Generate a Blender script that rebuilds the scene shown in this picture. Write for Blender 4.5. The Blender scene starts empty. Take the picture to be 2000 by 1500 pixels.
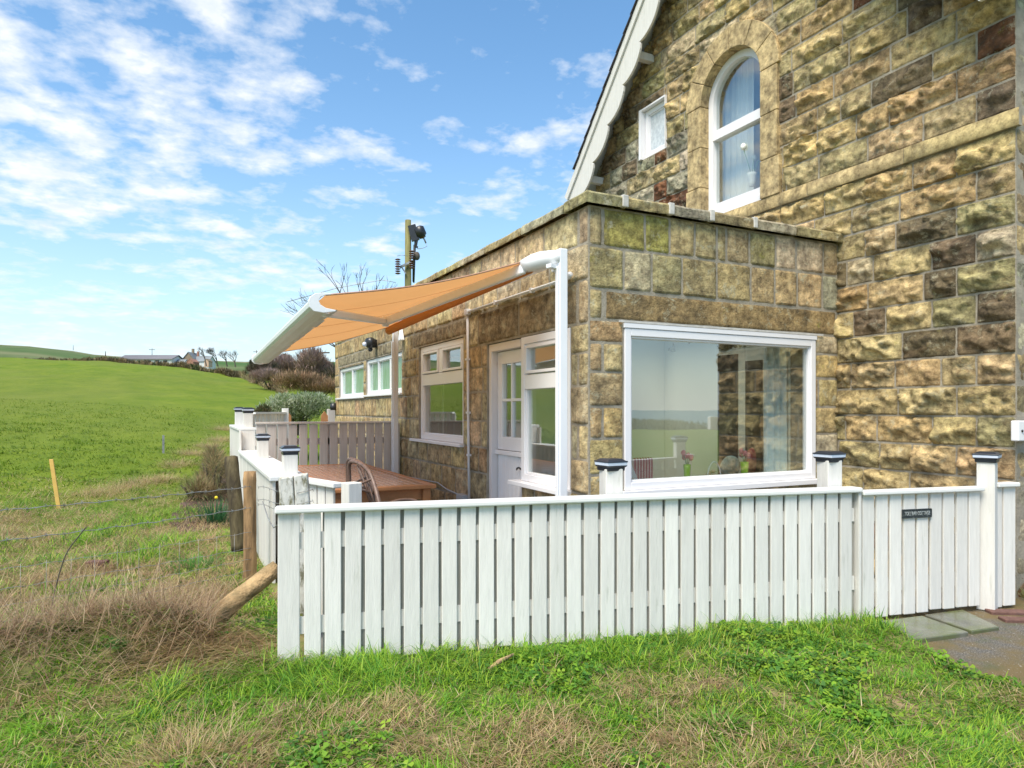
import bpy, bmesh, math, random
import numpy as np
from mathutils import Vector, Matrix
random.seed(7); RNG = np.random.default_rng(11)
scene = bpy.context.scene
COL = scene.collection
# ------------------------------------------------------------------ camera, light, exposure
CX, CY, CZ = -2.609, -4.066, 1.45
cam_d = bpy.data.cameras.new('camera'); cam = bpy.data.objects.new('camera', cam_d); COL.objects.link(cam)
cam.location = (CX, CY, CZ); cam.rotation_euler = (math.radians(90), 0, -math.atan2(.4417, .8972))
cam_d.sensor_width = 36; cam_d.lens = 36*1320/2000; cam_d.shift_y = 0.025; cam_d.clip_start = .05; cam_d.clip_end = 60000
scene.camera = cam
SUN_EL, SUN_AZ = math.radians(58), math.atan2(-.72, -.50)     # azimuth measured as atan2(x, y)
world = bpy.data.worlds.new('World'); scene.world = world; world.use_nodes = True
sun_d = bpy.data.lights.new('sun', 'SUN'); sun_d.energy = 2.2; sun_d.angle = math.radians(34); sun_d.color = (1, .90, .76)
sun = bpy.data.objects.new('sun', sun_d); COL.objects.link(sun)
sd = Vector((math.sin(SUN_AZ)*math.cos(SUN_EL), math.cos(SUN_AZ)*math.cos(SUN_EL), math.sin(SUN_EL)))
sun.rotation_euler = sd.to_track_quat('Z', 'Y').to_euler(); sun.location = (0, 0, 30)
scene.view_settings.view_transform = 'Standard'; scene.view_settings.look = 'None'
scene.view_settings.exposure = 1.45; scene.view_settings.gamma = 1; scene.view_settings.use_curve_mapping = False

class NT:
    """small node-graph helper"""
    def __init__(s, tree): s.t = tree; s.n = tree.nodes; s.l = tree.links
    def add(s, typ, **kw):
        nd = s.n.new(typ)
        for k, v in kw.items():
            if k == 'inp':
                for kk, vv in v.items():
                    if isinstance(vv, bpy.types.NodeSocket): s.l.new(vv, nd.inputs[kk])
                    else: nd.inputs[kk].default_value = vv
            else: setattr(nd, k, v)
        return nd
    def math(s, op, a, b=None, clamp=False):
        nd = s.add('ShaderNodeMath', operation=op, use_clamp=clamp)
        for i, x in enumerate((a, b)):
            if x is None: continue
            if isinstance(x, bpy.types.NodeSocket): s.l.new(x, nd.inputs[i])
            else: nd.inputs[i].default_value = x
        return nd.outputs[0]
    def noise(s, vec, scale, detail=4, rough=.55, dist=0.0):
        nd = s.add('ShaderNodeTexNoise', inp={'Scale': scale, 'Detail': detail, 'Roughness': rough, 'Distortion': dist})
        if vec is not None: s.l.new(vec, nd.inputs['Vector'])
        return nd.outputs[0]
    def ramp(s, fac, lo, hi, a=0., b=1.):
        nd = s.add('ShaderNodeMapRange', inp={'From Min': lo, 'From Max': hi, 'To Min': a, 'To Max': b})
        nd.clamp = True; s.l.new(fac, nd.inputs[0]); return nd.outputs[0]
    def mix(s, fac, a, b, typ='MIX'):
        nd = s.add('ShaderNodeMix', data_type='RGBA', blend_type=typ)
        for sock, x in ((nd.inputs[0], fac), (nd.inputs[6], a), (nd.inputs[7], b)):
            if isinstance(x, bpy.types.NodeSocket): s.l.new(x, sock)
            elif isinstance(x, (int, float)): sock.default_value = x
            else: sock.default_value = (*x, 1) if len(x) == 3 else x
        return nd.outputs[2]
    def mapv(s, vec, scale=(1, 1, 1), loc=(0, 0, 0)):
        nd = s.add('ShaderNodeMapping'); nd.inputs['Scale'].default_value = scale; nd.inputs['Location'].default_value = loc
        s.l.new(vec, nd.inputs[0]); return nd.outputs[0]

def build_sky():
    g = NT(world.node_tree); g.n.clear()
    out = g.add('ShaderNodeOutputWorld'); bg = g.add('ShaderNodeBackground')
    g.l.new(bg.outputs[0], out.inputs[0])
    sky = g.add('ShaderNodeTexSky', sky_type='NISHITA', sun_disc=False)
    sky.sun_elevation = SUN_EL; sky.sun_rotation = SUN_AZ; sky.altitude = 0; sky.air_density = 1.0; sky.dust_density = .6; sky.ozone_density = 2.0
    tc = g.add('ShaderNodeTexCoord'); sep = g.add('ShaderNodeSeparateXYZ'); g.l.new(tc.outputs['Generated'], sep.inputs[0])
    z = g.math('MAXIMUM', sep.outputs[2], 0.0)
    zz = g.math('ADD', z, 0.14)
    px = g.math('DIVIDE', sep.outputs[0], zz); py = g.math('DIVIDE', sep.outputs[1], zz)
    cv = g.add('ShaderNodeCombineXYZ'); g.l.new(px, cv.inputs[0]); g.l.new(py, cv.inputs[1])
    P = cv.outputs[0]
    big = g.noise(g.mapv(P, loc=(3.1, 1.7, 0)), 1.15, 3, .5)
    mid = g.noise(g.mapv(P, loc=(8.3, 2.2, 0)), 5.6, 5, .5, .1)
    puff = g.noise(g.mapv(P, loc=(1.2, 6.4, 0)), 13.0, 6, .58, .1)
    d = g.math('ADD', g.math('MULTIPLY', mid, .62), g.math('MULTIPLY', puff, .38))
    # more cloud to the left of the view, open blue to the right
    side = g.math('ADD', g.math('MULTIPLY', sep.outputs[0], -.8972), g.math('MULTIPLY', sep.outputs[1], .4417))
    d = g.math('ADD', d, g.math('MULTIPLY', g.math('SUBTRACT', big, .5), .52))
    d = g.math('ADD', d, g.math('MULTIPLY', side, .10))
    m = g.ramp(d, .512, .70)
    m = g.math('MULTIPLY', m, g.ramp(z, .02, .22, .45, 1.0))
    shade = g.ramp(g.noise(g.mapv(P, loc=(1.35, 6.3, 0)), 9.0, 5, .6), .38, .62)
    ccol = g.mix(shade, (4.3, 4.7, 5.2), (5.4, 5.5, 5.65))
    hz = g.math('POWER', g.math('SUBTRACT', 1, z, clamp=True), 5.5)
    skyc = g.mix(1.0, sky.outputs[0], (.80, 1.12, 1.20), 'MULTIPLY')
    skyc = g.mix(g.math('MULTIPLY', hz, .95), skyc, (4.6, 4.85, 5.1))
    strength = g.math('MULTIPLY', m, .93)
    c = g.mix(strength, skyc, ccol)
    g.l.new(c, bg.inputs[0]); bg.inputs[1].default_value = 0.075
build_sky()

# ------------------------------------------------------------------ picture helpers: a pixel of the 2000x1500 photograph -> a point on a real plane
FW = (.4417, .8972); RT = (.8972, -.4417)
def ray(u, v): a = (u-1000)/1320; return (a*RT[0]+FW[0], a*RT[1]+FW[1], (800-v)/1320)
def at(u, v, d): r = ray(u, v); return Vector((CX+d*r[0], CY+d*r[1], CZ+d*r[2]))
def onX(u, v, X): return at(u, v, (X-CX)/ray(u, v)[0])
def onY(u, v, Y): return at(u, v, (Y-CY)/ray(u, v)[1])
def onZ(u, v, Z): return at(u, v, (Z-CZ)/ray(u, v)[2])

# ------------------------------------------------------------------ noise
def hash2(ix, iy, s=0):
    h = (ix.astype(np.int64)*374761393 + iy.astype(np.int64)*668265263 + s*1442695041) & 0xffffffff
    h = ((h ^ (h >> 13))*1274126177) & 0xffffffff
    return ((h ^ (h >> 16)) & 0xffff)/65535.0
def vnoise(x, y, s=0):
    x = np.asarray(x, float); y = np.asarray(y, float)
    ix = np.floor(x); iy = np.floor(y); fx = x-ix; fy = y-iy; fx = fx*fx*(3-2*fx); fy = fy*fy*(3-2*fy)
    a = hash2(ix, iy, s); b = hash2(ix+1, iy, s); c = hash2(ix, iy+1, s); d = hash2(ix+1, iy+1, s)
    return a+(b-a)*fx+(c-a)*fy+(a-b-c+d)*fx*fy
def fbm(x, y, s=0, o=4):
    t = 0; a = .5; n = 0
    for i in range(o): t = t+a*vnoise(x*2**i+i*17.3, y*2**i+i*9.1, s+i); n += a; a *= .5
    return t/n
def sst(a, b, x): t = np.clip((x-a)/(b-a), 0, 1); return t*t*(3-2*t)

# ------------------------------------------------------------------ materials
MATS = {}
def new_mat(name):
    m = bpy.data.materials.new(name); m.use_nodes = True; m.node_tree.nodes.clear(); g = NT(m.node_tree)
    g.out = g.add('ShaderNodeOutputMaterial'); MATS[name] = m; g.m = m; return g
def pmat(name, base, rough=.6, var=.12, vscale=5, bump=.15, bscale=60, spec=.4, stain=None, sscale=3, slo=.55, shi=.75, samt=.8, stretch=(1, 1, 1), metal=0, attr=False, bdist=.004):
    """surface with noise-varied colour, one optional stain and a fine bump"""
    g = new_mat(name); tc = g.add('ShaderNodeTexCoord').outputs['Object']; v = g.mapv(tc, stretch)
    if attr:
        a = g.add('ShaderNodeAttribute', attribute_name='Col'); c0 = a.outputs[0]
        lo = g.mix(1., c0, (1-var,)*3, 'MULTIPLY'); hi = g.mix(1., c0, (1+var,)*3, 'MULTIPLY')
    else: lo = tuple(b*(1-var) for b in base); hi = tuple(min(b*(1+var), 1) for b in base)
    c = g.mix(g.ramp(g.noise(v, vscale, 5, .6), .3, .7), lo, hi)
    if stain: c = g.mix(g.ramp(g.noise(g.mapv(v, loc=(5, 3, 8)), sscale, 6, .65), slo, shi, 0, samt), c, stain)
    bs = g.add('ShaderNodeBsdfPrincipled', inp={'Roughness': rough, 'Specular IOR Level': spec, 'Metallic': metal})
    g.l.new(c, bs.inputs['Base Color'])
    if bump:
        b = g.add('ShaderNodeBump', inp={'Strength': bump, 'Distance': bdist}); g.l.new(g.noise(v, bscale, 5, .65), b.inputs['Height']); g.l.new(b.outputs[0], bs.inputs['Normal'])
    g.l.new(bs.outputs[0], g.out.inputs[0]); return g.m

def stone_mat(name, lichen=.3, streak=.5, bstr=.5, bs1=22, soot=.5, iron=.2):
    g = new_mat(name); tc = g.add('ShaderNodeTexCoord').outputs['Object']
    c = g.add('ShaderNodeAttribute', attribute_name='Col').outputs[0]
    n1 = g.noise(tc, 9, 6, .65); c = g.mix(g.ramp(n1, .34, .66), g.mix(1., c, (.50, .48, .46), 'MULTIPLY'), g.mix(1., c, (1.55, 1.50, 1.38), 'MULTIPLY'))
    n2 = g.noise(g.mapv(tc, loc=(4, 7, 2)), 26, 5, .75); c = g.mix(g.ramp(n2, .46, .66, 0, .8), c, g.mix(1., c, (.45, .42, .40), 'MULTIPLY'))
    c = g.mix(g.ramp(g.noise(g.mapv(tc, (1, 1, 1.6), (3, 8, 5)), 1.9, 7, .74, .8), .49, .64, 0, soot*1.3), c, (.06, .047, .033))
    # iron bands, soot, grey lichen, yellow lichen, vertical run-off streaks
    c = g.mix(g.ramp(g.noise(g.mapv(tc, (1, 1, 3), (9, 1, 3)), 2.7, 5, .6), .58, .76, 0, iron), c, (.36, .19, .07))
    c = g.mix(g.ramp(g.noise(g.mapv(tc, loc=(1, 12, 5)), 4.6, 6, .7, .6), .56, .72, 0, soot), c, (.035, .030, .022))
    c = g.mix(g.ramp(g.noise(g.mapv(tc, loc=(14, 2, 5)), 9, 6, .78, .4), .55, .66, 0, lichen*1.5), c, (.45, .42, .29))
    c = g.mix(g.ramp(g.noise(g.mapv(tc, loc=(3, 22, 9)), 5.2, 6, .75, .5), .63, .72, 0, lichen), c, (.30, .29, .05))
    c = g.mix(g.ramp(g.noise(g.mapv(tc, (4.5, 4.5, .35), (2, 2, 1)), 2.4, 5, .65), .55, .74, 0, streak), c, (.045, .040, .028))
    bsd = g.add('ShaderNodeBsdfPrincipled', inp={'Roughness': .88, 'Specular IOR Level': .25}); g.l.new(c, bsd.inputs['Base Color'])
    h = g.math('ADD', g.math('MULTIPLY', g.noise(tc, bs1, 6, .7), 1.0), g.math('MULTIPLY', g.noise(tc, bs1*5, 4, .7), .35))
    b = g.add('ShaderNodeBump', inp={'Strength': bstr, 'Distance': .02}); g.l.new(h, b.inputs['Height']); g.l.new(b.outputs[0], bsd.inputs['Normal'])
    g.l.new(bsd.outputs[0], g.out.inputs[0]); return g.m
M_rock = stone_mat('rock_faced_sandstone', .40, .12, .9, 15, .55)
M_block = stone_mat('weathered_sandstone_block', .55, .55, .9, 16, .35)
M_ashlar = stone_mat('dressed_sandstone', .10, .15, .3, 30, .10, .1)
M_mortar = pmat('lime_mortar', (.34, .30, .235), .95, .25, 8, .8, 60, .2, (.10, .09, .06), 4, .5, .75, .7, bdist=.01)
M_lime = pmat('white_mortar_dab', (.55, .53, .49), .9, .15, 20, .8, 50)
M_white = pmat('white_paint', (.73, .71, .67), .5, .07, 9, .5, 30, .3, (.40, .41, .34), 7, .60, .74, .5, (5, 5, .5))
_t = M_white.node_tree; _g = NT(_t); _b = [n for n in _t.nodes if n.type == 'BSDF_PRINCIPLED'][0]; _src = _b.inputs['Base Color'].links[0].from_socket
_isl = _g.add('ShaderNodeNewGeometry').outputs['Random Per Island']; _g.l.new(_g.mix(1., _src, _g.mix(_isl, (.86, .86, .85), (1.05, 1.05, 1.04)), 'MULTIPLY'), _b.inputs['Base Color'])
M_whitecap = pmat('white_paint_rail', (.73, .73, .71), .4, .03, 3, .2, 18, .4, (.45, .46, .40), 6, .62, .82, .3)
M_upvc = pmat('white_upvc', (.80, .79, .80), .25, .02, 3, 0, 1, .5, (.55, .55, .52), 8, .66, .85, .25)
M_pinkwood = pmat('pale_painted_frame', (.74, .69, .67), .4, .04, 4, .1, 40, .4)
M_alu = pmat('white_coated_metal', (.80, .81, .83), .3, .03, 3, 0, 1, .5)
M_alug = pmat('pale_green_white_coating', (.60, .64, .60), .38, .06, 2, .05, 40, .5, (.38, .42, .36), 3, .5, .8, .4, (1, .3, 1))
M_greyw = pmat('grey_beige_paint', (.53, .49, .455), .6, .10, 8, .4, 30, .3, (.24, .21, .19), 5, .6, .8, .5, (4, 4, .4))
M_backing = pmat('grey_backing_board', (.36, .35, .31), .8, .1, 5, .2, 30, .2, (.28, .29, .24), 6)
M_capb = pmat('black_plastic', (.022, .026, .036), .3, .2, 9, 0, 1, .5)
M_capw = pmat('frosted_white_plastic', (.62, .68, .80), .35, .04, 5, 0, 1, .5)
M_slate = pmat('slate', (.055, .05, .055), .6, .3, 9, .4, 20)
M_dark = pmat('dark_metal', (.02, .02, .022), .35, .2, 9, 0, 1, .5)
M_galv = pmat('galvanised_wire', (.30, .31, .31), .45, .3, 12, 0, 1, .5, (.16, .10, .07), 9, .5, .7, .7, metal=.4)
M_grey = pmat('grey_plastic', (.42, .45, .48), .5, .05, 5, 0, 1)
M_teak = pmat('oiled_hardwood', (.42, .18, .07), .38, .25, 7, .2, 60, .45, (.17, .06, .03), 8, .5, .8, .5, (1, .25, 1))
M_teaktop = pmat('weathered_hardwood_top', (.45, .25, .16), .22, .2, 7, .2, 60, .5, (.55, .36, .28), 5, .5, .8, .5, (4, .3, 1))
M_bamboo = pmat('brown_cane', (.16, .10, .075), .45, .3, 22, .3, 40, .45, (.05, .03, .025), 30, .5, .7, .7)
M_pole = pmat('green_tinted_timber', (.19, .18, .075), .85, .3, 5, .6, 30, .2, (.10, .085, .03), 3, .5, .7, .6, (5, 5, .4))
M_post = pmat('brown_timber_post', (.36, .225, .11), .8, .3, 8, .9, 24, .25, (.09, .06, .035), 5, .5, .7, .75, (4, 4, .5), bdist=.01)
M_log = pmat('weathered_round_timber', (.44, .30, .15), .8, .35, 14, 1., 18, .25, (.17, .14, .07), 9, .46, .62, .85, (1, 1, 1), bdist=.03)
M_darkpost = pmat('dark_mossy_timber', (.11, .09, .05), .9, .4, 8, .9, 24, .2, (.035, .028, .02), 4, .45, .6, .8, (3, 3, .5), bdist=.01)
M_peel = pmat('peeling_white_paint', (.62, .61, .55), .75, .1, 20, .8, 30, .3, (.16, .15, .08), 13, .50, .62, .95, (1.6, 1.6, .6), bdist=.008)
M_insul = pmat('brown_glazed_porcelain', (.11, .03, .025), .2, .2, 5, 0, 1, .6)
M_yellow = pmat('yellow_painted_stake', (.62, .40, .10), .6, .1, 8, .3, 30)
M_orange = pmat('orange_timber', (.36, .17, .07), .7, .2, 9, .3, 30)
M_brick = pmat('dark_red_brick', (.14, .075, .06), .85, .3, 20, .7, 60, .3, (.05, .04, .04), 8)
M_soil = pmat('dry_earth', (.105, .07, .055), .95, .35, 10, 1., 30, .1, (.21, .16, .14), 14, .5, .7, .7, bdist=.03)
M_patio = pmat('grey_patio_paving', (.24, .24, .225), .75, .12, 3, .3, 40, .4, (.12, .12, .10), 2)
M_slab = pmat('wet_flagstone', (.125, .125, .095), .22, .4, 6, .7, 22, .6, (.10, .12, .04), 4, .44, .6, .8)
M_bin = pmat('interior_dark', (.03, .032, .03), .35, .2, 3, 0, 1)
M_cream = pmat('cream_plaster', (.66, .66, .57), .9, .03, 2, 0, 1)
M_floorin = pmat('interior_floor', (.20, .13, .08), .5, .2, 3, 0, 1)
M_roofing = pmat('grey_roof_felt', (.10, .10, .10), .9, .2, 3, .3, 30)
M_barnroof = pmat('grey_corrugated_roof', (.15, .145, .155), .7, .2, .2, 0, 1)
M_farwhite = pmat('whitewashed_wall', (.62, .63, .62), .8, .08, .3, 0, 1)
M_farstone = pmat('distant_stone_wall', (.24, .19, .13), .9, .25, .5, 0, 1)
M_farred = pmat('distant_red_wall', (.33, .17, .12), .9, .15, .5, 0, 1)
M_fargrey = pmat('distant_slate_roof', (.19, .21, .22), .8, .2, .4, 0, 1)
M_bark = pmat('grey_brown_bark', (.10, .085, .07), .9, .3, 5, .3, 30)
M_pinkfl = pmat('pink_petals', (.80, .30, .30), .6, .2, 30, 0, 1)
M_whitefl = pmat('white_petals', (.80, .80, .72), .6, .1, 30, 0, 1)
M_yellowfl = pmat('yellow_petals', (.75, .55, .02), .6, .1, 30, 0, 1)
M_stem = pmat('pale_green_stem', (.18, .34, .17), .6, .1, 30, 0, 1)
M_greenvase = pmat('lime_green_glass', (.30, .62, .02), .12, .1, 5, 0, 1, .6)
M_pebble = pmat('tan_pebbles', (.50, .34, .24), .6, .3, 18, 0, 1)
M_cushr = pmat('red_cushion', (.30, .05, .06), .9, .2, 20, 0, 1)
M_cushg = pmat('sage_cushion', (.28, .40, .36), .9, .3, 22, 0, 1, .2, (.6, .62, .55), 18, .5, .6, .8)
M_curt = pmat('pale_aqua_curtain', (.78, .87, .85), .85, .05, 3, 0, 1)
M_net = pmat('sheer_white_curtain', (.80, .79, .76), .85, .05, 3, 0, 1)

def simple(name, build):
    g = new_mat(name); build(g); return g.m
def glass(g):
    lw = g.add('ShaderNodeLayerWeight', inp={'Blend': .5}); frv = g.ramp(g.math('POWER', lw.outputs['Facing'], 4.0), 0, 1, .16, .9); tr = g.add('ShaderNodeBsdfTransparent', inp={'Color': (.93, .96, .95, 1)})
    gl = g.add('ShaderNodeBsdfGlossy', inp={'Roughness': .0, 'Color': (1, .99, .97, 1)})
    geo = g.add('ShaderNodeNewGeometry')
    nz = g.add('ShaderNodeBump', inp={'Strength': .012, 'Distance': .02}); g.l.new(g.noise(g.add('ShaderNodeTexCoord').outputs['Object'], 3, 1), nz.inputs['Height']); g.l.new(nz.outputs[0], gl.inputs['Normal'])
    mx = g.add('ShaderNodeMixShader'); g.l.new(frv, mx.inputs[0]); g.l.new(tr.outputs[0], mx.inputs[1]); g.l.new(gl.outputs[0], mx.inputs[2]); g.l.new(mx.outputs[0], g.out.inputs[0])
M_glass = simple('window_glass', glass)
def frost(g):
    bs = g.add('ShaderNodeBsdfPrincipled', inp={'Base Color': (.26, .42, .33, 1), 'Roughness': .10, 'Specular IOR Level': .9, 'Coat Weight': .5})
    tc = g.add('ShaderNodeTexCoord').outputs['Object']
    g.l.new(g.mix(g.ramp(g.noise(g.mapv(tc, (6, 6, .6)), 8, 3), .4, .6), (.20, .38, .27), (.32, .47, .42)), bs.inputs['Base Color'])  # green tones painted in to stand for the field mirrored in the panes
    g.l.new(bs.outputs[0], g.out.inputs[0])
M_frost = simple('frosted_glass_green_reflection', frost)
def pebbleglass(g):
    bs = g.add('ShaderNodeBsdfPrincipled', inp={'Roughness': .2, 'Specular IOR Level': .6}); tc = g.add('ShaderNodeTexCoord').outputs['Object']
    g.l.new(g.mix(g.ramp(g.noise(tc, 22, 3), .4, .6), (.50, .54, .57), (.64, .68, .70)), bs.inputs['Base Color']); g.l.new(bs.outputs[0], g.out.inputs[0])
M_obscure = simple('obscured_glass', pebbleglass)
def fabric(g):
    tc = g.add('ShaderNodeTexCoord').outputs['Object']
    w = g.noise(g.mapv(tc, (1, 60, 1)), 3, 3); c = g.mix(g.ramp(w, .3, .7), (.66, .335, .125), (.72, .385, .155))
    c = g.mix(g.ramp(g.noise(tc, 1.6, 4), .45, .75, 0, .35), c, (.58, .29, .10))
    d = g.add('ShaderNodeBsdfDiffuse'); t = g.add('ShaderNodeBsdfTranslucent'); g.l.new(c, d.inputs[0]); g.l.new(c, t.inputs[0])
    mx = g.add('ShaderNodeMixShader', inp={0: .45}); g.l.new(d.outputs[0], mx.inputs[1]); g.l.new(t.outputs[0], mx.inputs[2]); g.l.new(mx.outputs[0], g.out.inputs[0])
M_fabric = simple('orange_awning_fabric', fabric)
def blade(g, tr=.35, rough=.5):
    a = g.add('ShaderNodeAttribute', attribute_name='Col')
    d = g.add('ShaderNodeBsdfPrincipled', inp={'Roughness': rough, 'Specular IOR Level': .25}); t = g.add('ShaderNodeBsdfTranslucent'); g.l.new(a.outputs[0], d.inputs[0]); g.l.new(a.outputs[0], t.inputs[0])
    mx = g.add('ShaderNodeMixShader', inp={0: tr}); g.l.new(d.outputs[0], mx.inputs[1]); g.l.new(t.outputs[0], mx.inputs[2]); g.l.new(mx.outputs[0], g.out.inputs[0])
M_blade = simple('blades_and_leaves', lambda g: blade(g, .48))
M_twig = simple('dry_twigs', lambda g: blade(g, .1, .8))
def ground(g):
    tc = g.add('ShaderNodeTexCoord').outputs['Object']
    dd = g.add('ShaderNodeVectorMath', operation='DISTANCE'); g.l.new(tc, dd.inputs[0]); dd.inputs[1].default_value = (CX, CY, 0)
    near = g.mix(g.ramp(g.noise(tc, 3.2, 6, .7), .40, .62), (.13, .18, .04), (.27, .20, .11))
    near = g.mix(g.ramp(g.noise(g.mapv(tc, loc=(4, 4, 4)), 11, 5, .7), .5, .7, 0, .7), near, (.06, .042, .025))
    f1 = g.mix(g.ramp(g.noise(g.mapv(tc, (1, .45, 1)), .55, 6, .65), .35, .68), (.100, .160, .012), (.165, .212, .022))
    f1 = g.mix(g.ramp(g.noise(g.mapv(tc, (2.2, .8, 1), (7, 0, 0)), 1.5, 5, .7), .5, .72, 0, .45), f1, (.055, .105, .014))
    f1 = g.mix(g.ramp(g.noise(g.mapv(tc, (.5, .16, 1), (7, 3, 0)), .14, 4, .6), .45, .7, 0, .5), f1, (.15, .165, .04))
    c = g.mix(g.ramp(dd.outputs['Value'], 6.5, 12), near, f1)
    far = g.mix(g.ramp(g.noise(tc, .02, 3, .5), .4, .6), (.10, .17, .035), (.21, .19, .09))
    c = g.mix(g.ramp(dd.outputs['Value'], 175, 260), c, far)
    bs = g.add('ShaderNodeBsdfPrincipled', inp={'Roughness': .95, 'Specular IOR Level': .1}); g.l.new(c, bs.inputs['Base Color'])
    b = g.add('ShaderNodeBump', inp={'Strength': .8, 'Distance': .06}); g.l.new(g.noise(tc, 7, 6, .7), b.inputs['Height']); g.l.new(b.outputs[0], bs.inputs['Normal'])
    g.l.new(bs.outputs[0], g.out.inputs[0])
M_ground = simple('meadow_ground', ground)
def hillm(g):
    tc = g.add('ShaderNodeTexCoord').outputs['Object']
    c = g.mix(g.ramp(g.noise(g.mapv(tc, (.3, 1, 1)), .012, 3, .5), .42, .6), (.055, .115, .035), (.20, .19, .11))
    c = g.mix(g.ramp(g.noise(tc, .06, 5, .6), .5, .7, 0, .5), c, (.045, .085, .03))
    dd = g.add('ShaderNodeSeparateXYZ'); g.l.new(tc, dd.inputs[0])
    c = g.mix(g.ramp(dd.outputs[0], -330, -120), (.035, .085, .025), c)
    bs = g.add('ShaderNodeBsdfPrincipled', inp={'Roughness': 1, 'Specular IOR Level': .1}); g.l.new(c, bs.inputs['Base Color']); g.l.new(bs.outputs[0], g.out.inputs[0])
M_hill = simple('far_hillside', hillm)
def seam(g):
    tc = g.add('ShaderNodeTexCoord').outputs['Object']
    c = g.mix(g.ramp(g.noise(g.mapv(tc, (.2, 1, 1)), .004, 4, .6), .62, .70), (.10, .16, .19), (.5, .55, .56))
    bs = g.add('ShaderNodeBsdfPrincipled', inp={'Roughness': .35}); g.l.new(c, bs.inputs['Base Color']); g.l.new(bs.outputs[0], g.out.inputs[0])
M_sea = simple('sea_water', seam)
def tarm(g):
    tc = g.add('ShaderNodeTexCoord').outputs['Object']
    c = g.mix(g.ramp(g.noise(tc, 130, 2, .6), .42, .62), (.045, .042, .038), (.22, .20, .17))
    c = g.mix(g.ramp(g.noise(tc, 2.4, 5, .65), .38, .54, 0, .9), c, (.15, .105, .035))
    c = g.mix(g.ramp(g.noise(g.mapv(tc, loc=(3, 1, 4)), 5, 5, .7), .5, .62, 0, .5), c, (.07, .085, .025))
    c = g.mix(g.ramp(g.noise(g.mapv(tc, loc=(8, 1, 4)), 60, 2, .7), .66, .72, 0, .9), c, (.45, .42, .38))
    bs = g.add('ShaderNodeBsdfPrincipled', inp={'Roughness': .7}); g.l.new(c, bs.inputs['Base Color'])
    b = g.add('ShaderNodeBump', inp={'Strength': .9, 'Distance': .01}); g.l.new(g.noise(tc, 110, 3, .7), b.inputs['Height']); g.l.new(b.outputs[0], bs.inputs['Normal']); g.l.new(bs.outputs[0], g.out.inputs[0])
M_tarmac = simple('mossy_tarmac', tarm)
def stripe(g):
    tc = g.add('ShaderNodeTexCoord').outputs['Object']; w = g.add('ShaderNodeTexWave', inp={'Scale': 11.}); w.bands_direction = 'X'; g.l.new(tc, w.inputs[0])
    bs = g.add('ShaderNodeBsdfPrincipled', inp={'Roughness': .9}); g.l.new(g.mix(g.ramp(w.outputs[1], .6, .8), (.42, .05, .08), (.75, .6, .55)), bs.inputs['Base Color']); g.l.new(bs.outputs[0], g.out.inputs[0])
M_stripe = simple('red_striped_cloth', stripe)
def signm(g):
    tc = g.add('ShaderNodeTexCoord').outputs['Object']
    bs = g.add('ShaderNodeBsdfPrincipled', inp={'Roughness': .5}); g.l.new(g.mix(g.ramp(g.noise(tc, 60, 3), .55, .75), (.025, .032, .035), (.16, .18, .17)), bs.inputs['Base Color']); g.l.new(bs.outputs[0], g.out.inputs[0])
M_sign = simple('black_cast_plate', signm)
M_signtxt = pmat('worn_silver_lettering', (.34, .37, .37), .5, .3, 90, 0, 1)

# ------------------------------------------------------------------ objects
def tag(o, label=None, cat=None, group=None, kind=None):
    if label: o['label'] = label
    if cat: o['category'] = cat
    if group: o['group'] = group
    if kind: o['kind'] = kind
    return o
def thing(name, loc, label, cat, group=None):
    o = bpy.data.objects.new(name, None); COL.objects.link(o); o.location = loc; o.empty_display_size = .1
    return tag(o, label, cat, group)
def wloc(o):
    v = Vector((0, 0, 0))
    while o: v += Vector(o.location); o = o.parent
    return v
def np_mesh(name, V, Fc, mat, parent=None, col=None, smooth=False, org=None, nv=4):
    """numpy verts (n,3), faces (m,nv) -> one mesh object"""
    V = np.asarray(V, float); Fc = np.asarray(Fc, np.int32)
    o_ = wloc(parent) if parent else Vector(org if org is not None else (0, 0, 0))
    V = V-np.array(o_)
    me = bpy.data.meshes.new(name); me.vertices.add(len(V)); me.vertices.foreach_set('co', V.astype(np.float32).ravel())
    me.loops.add(Fc.size); me.loops.foreach_set('vertex_index', Fc.ravel())
    me.polygons.add(len(Fc)); me.polygons.foreach_set('loop_start', np.arange(0, Fc.size, nv, dtype=np.int32))
    if smooth: me.polygons.foreach_set('use_smooth', np.ones(len(Fc), bool))
    me.update(calc_edges=True)
    if col is not None:
        ca = me.color_attributes.new('Col', 'FLOAT_COLOR', 'POINT'); c4 = np.ones((len(V), 4), np.float32); c4[:, :3] = col; ca.data.foreach_set('color', c4.ravel())
    for m in (mat if isinstance(mat, (list, tuple)) else [mat]): me.materials.append(m)
    ob = bpy.data.objects.new(name, me); COL.objects.link(ob)
    if parent: ob.parent = parent
    else: ob.location = o_
    return ob
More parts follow.
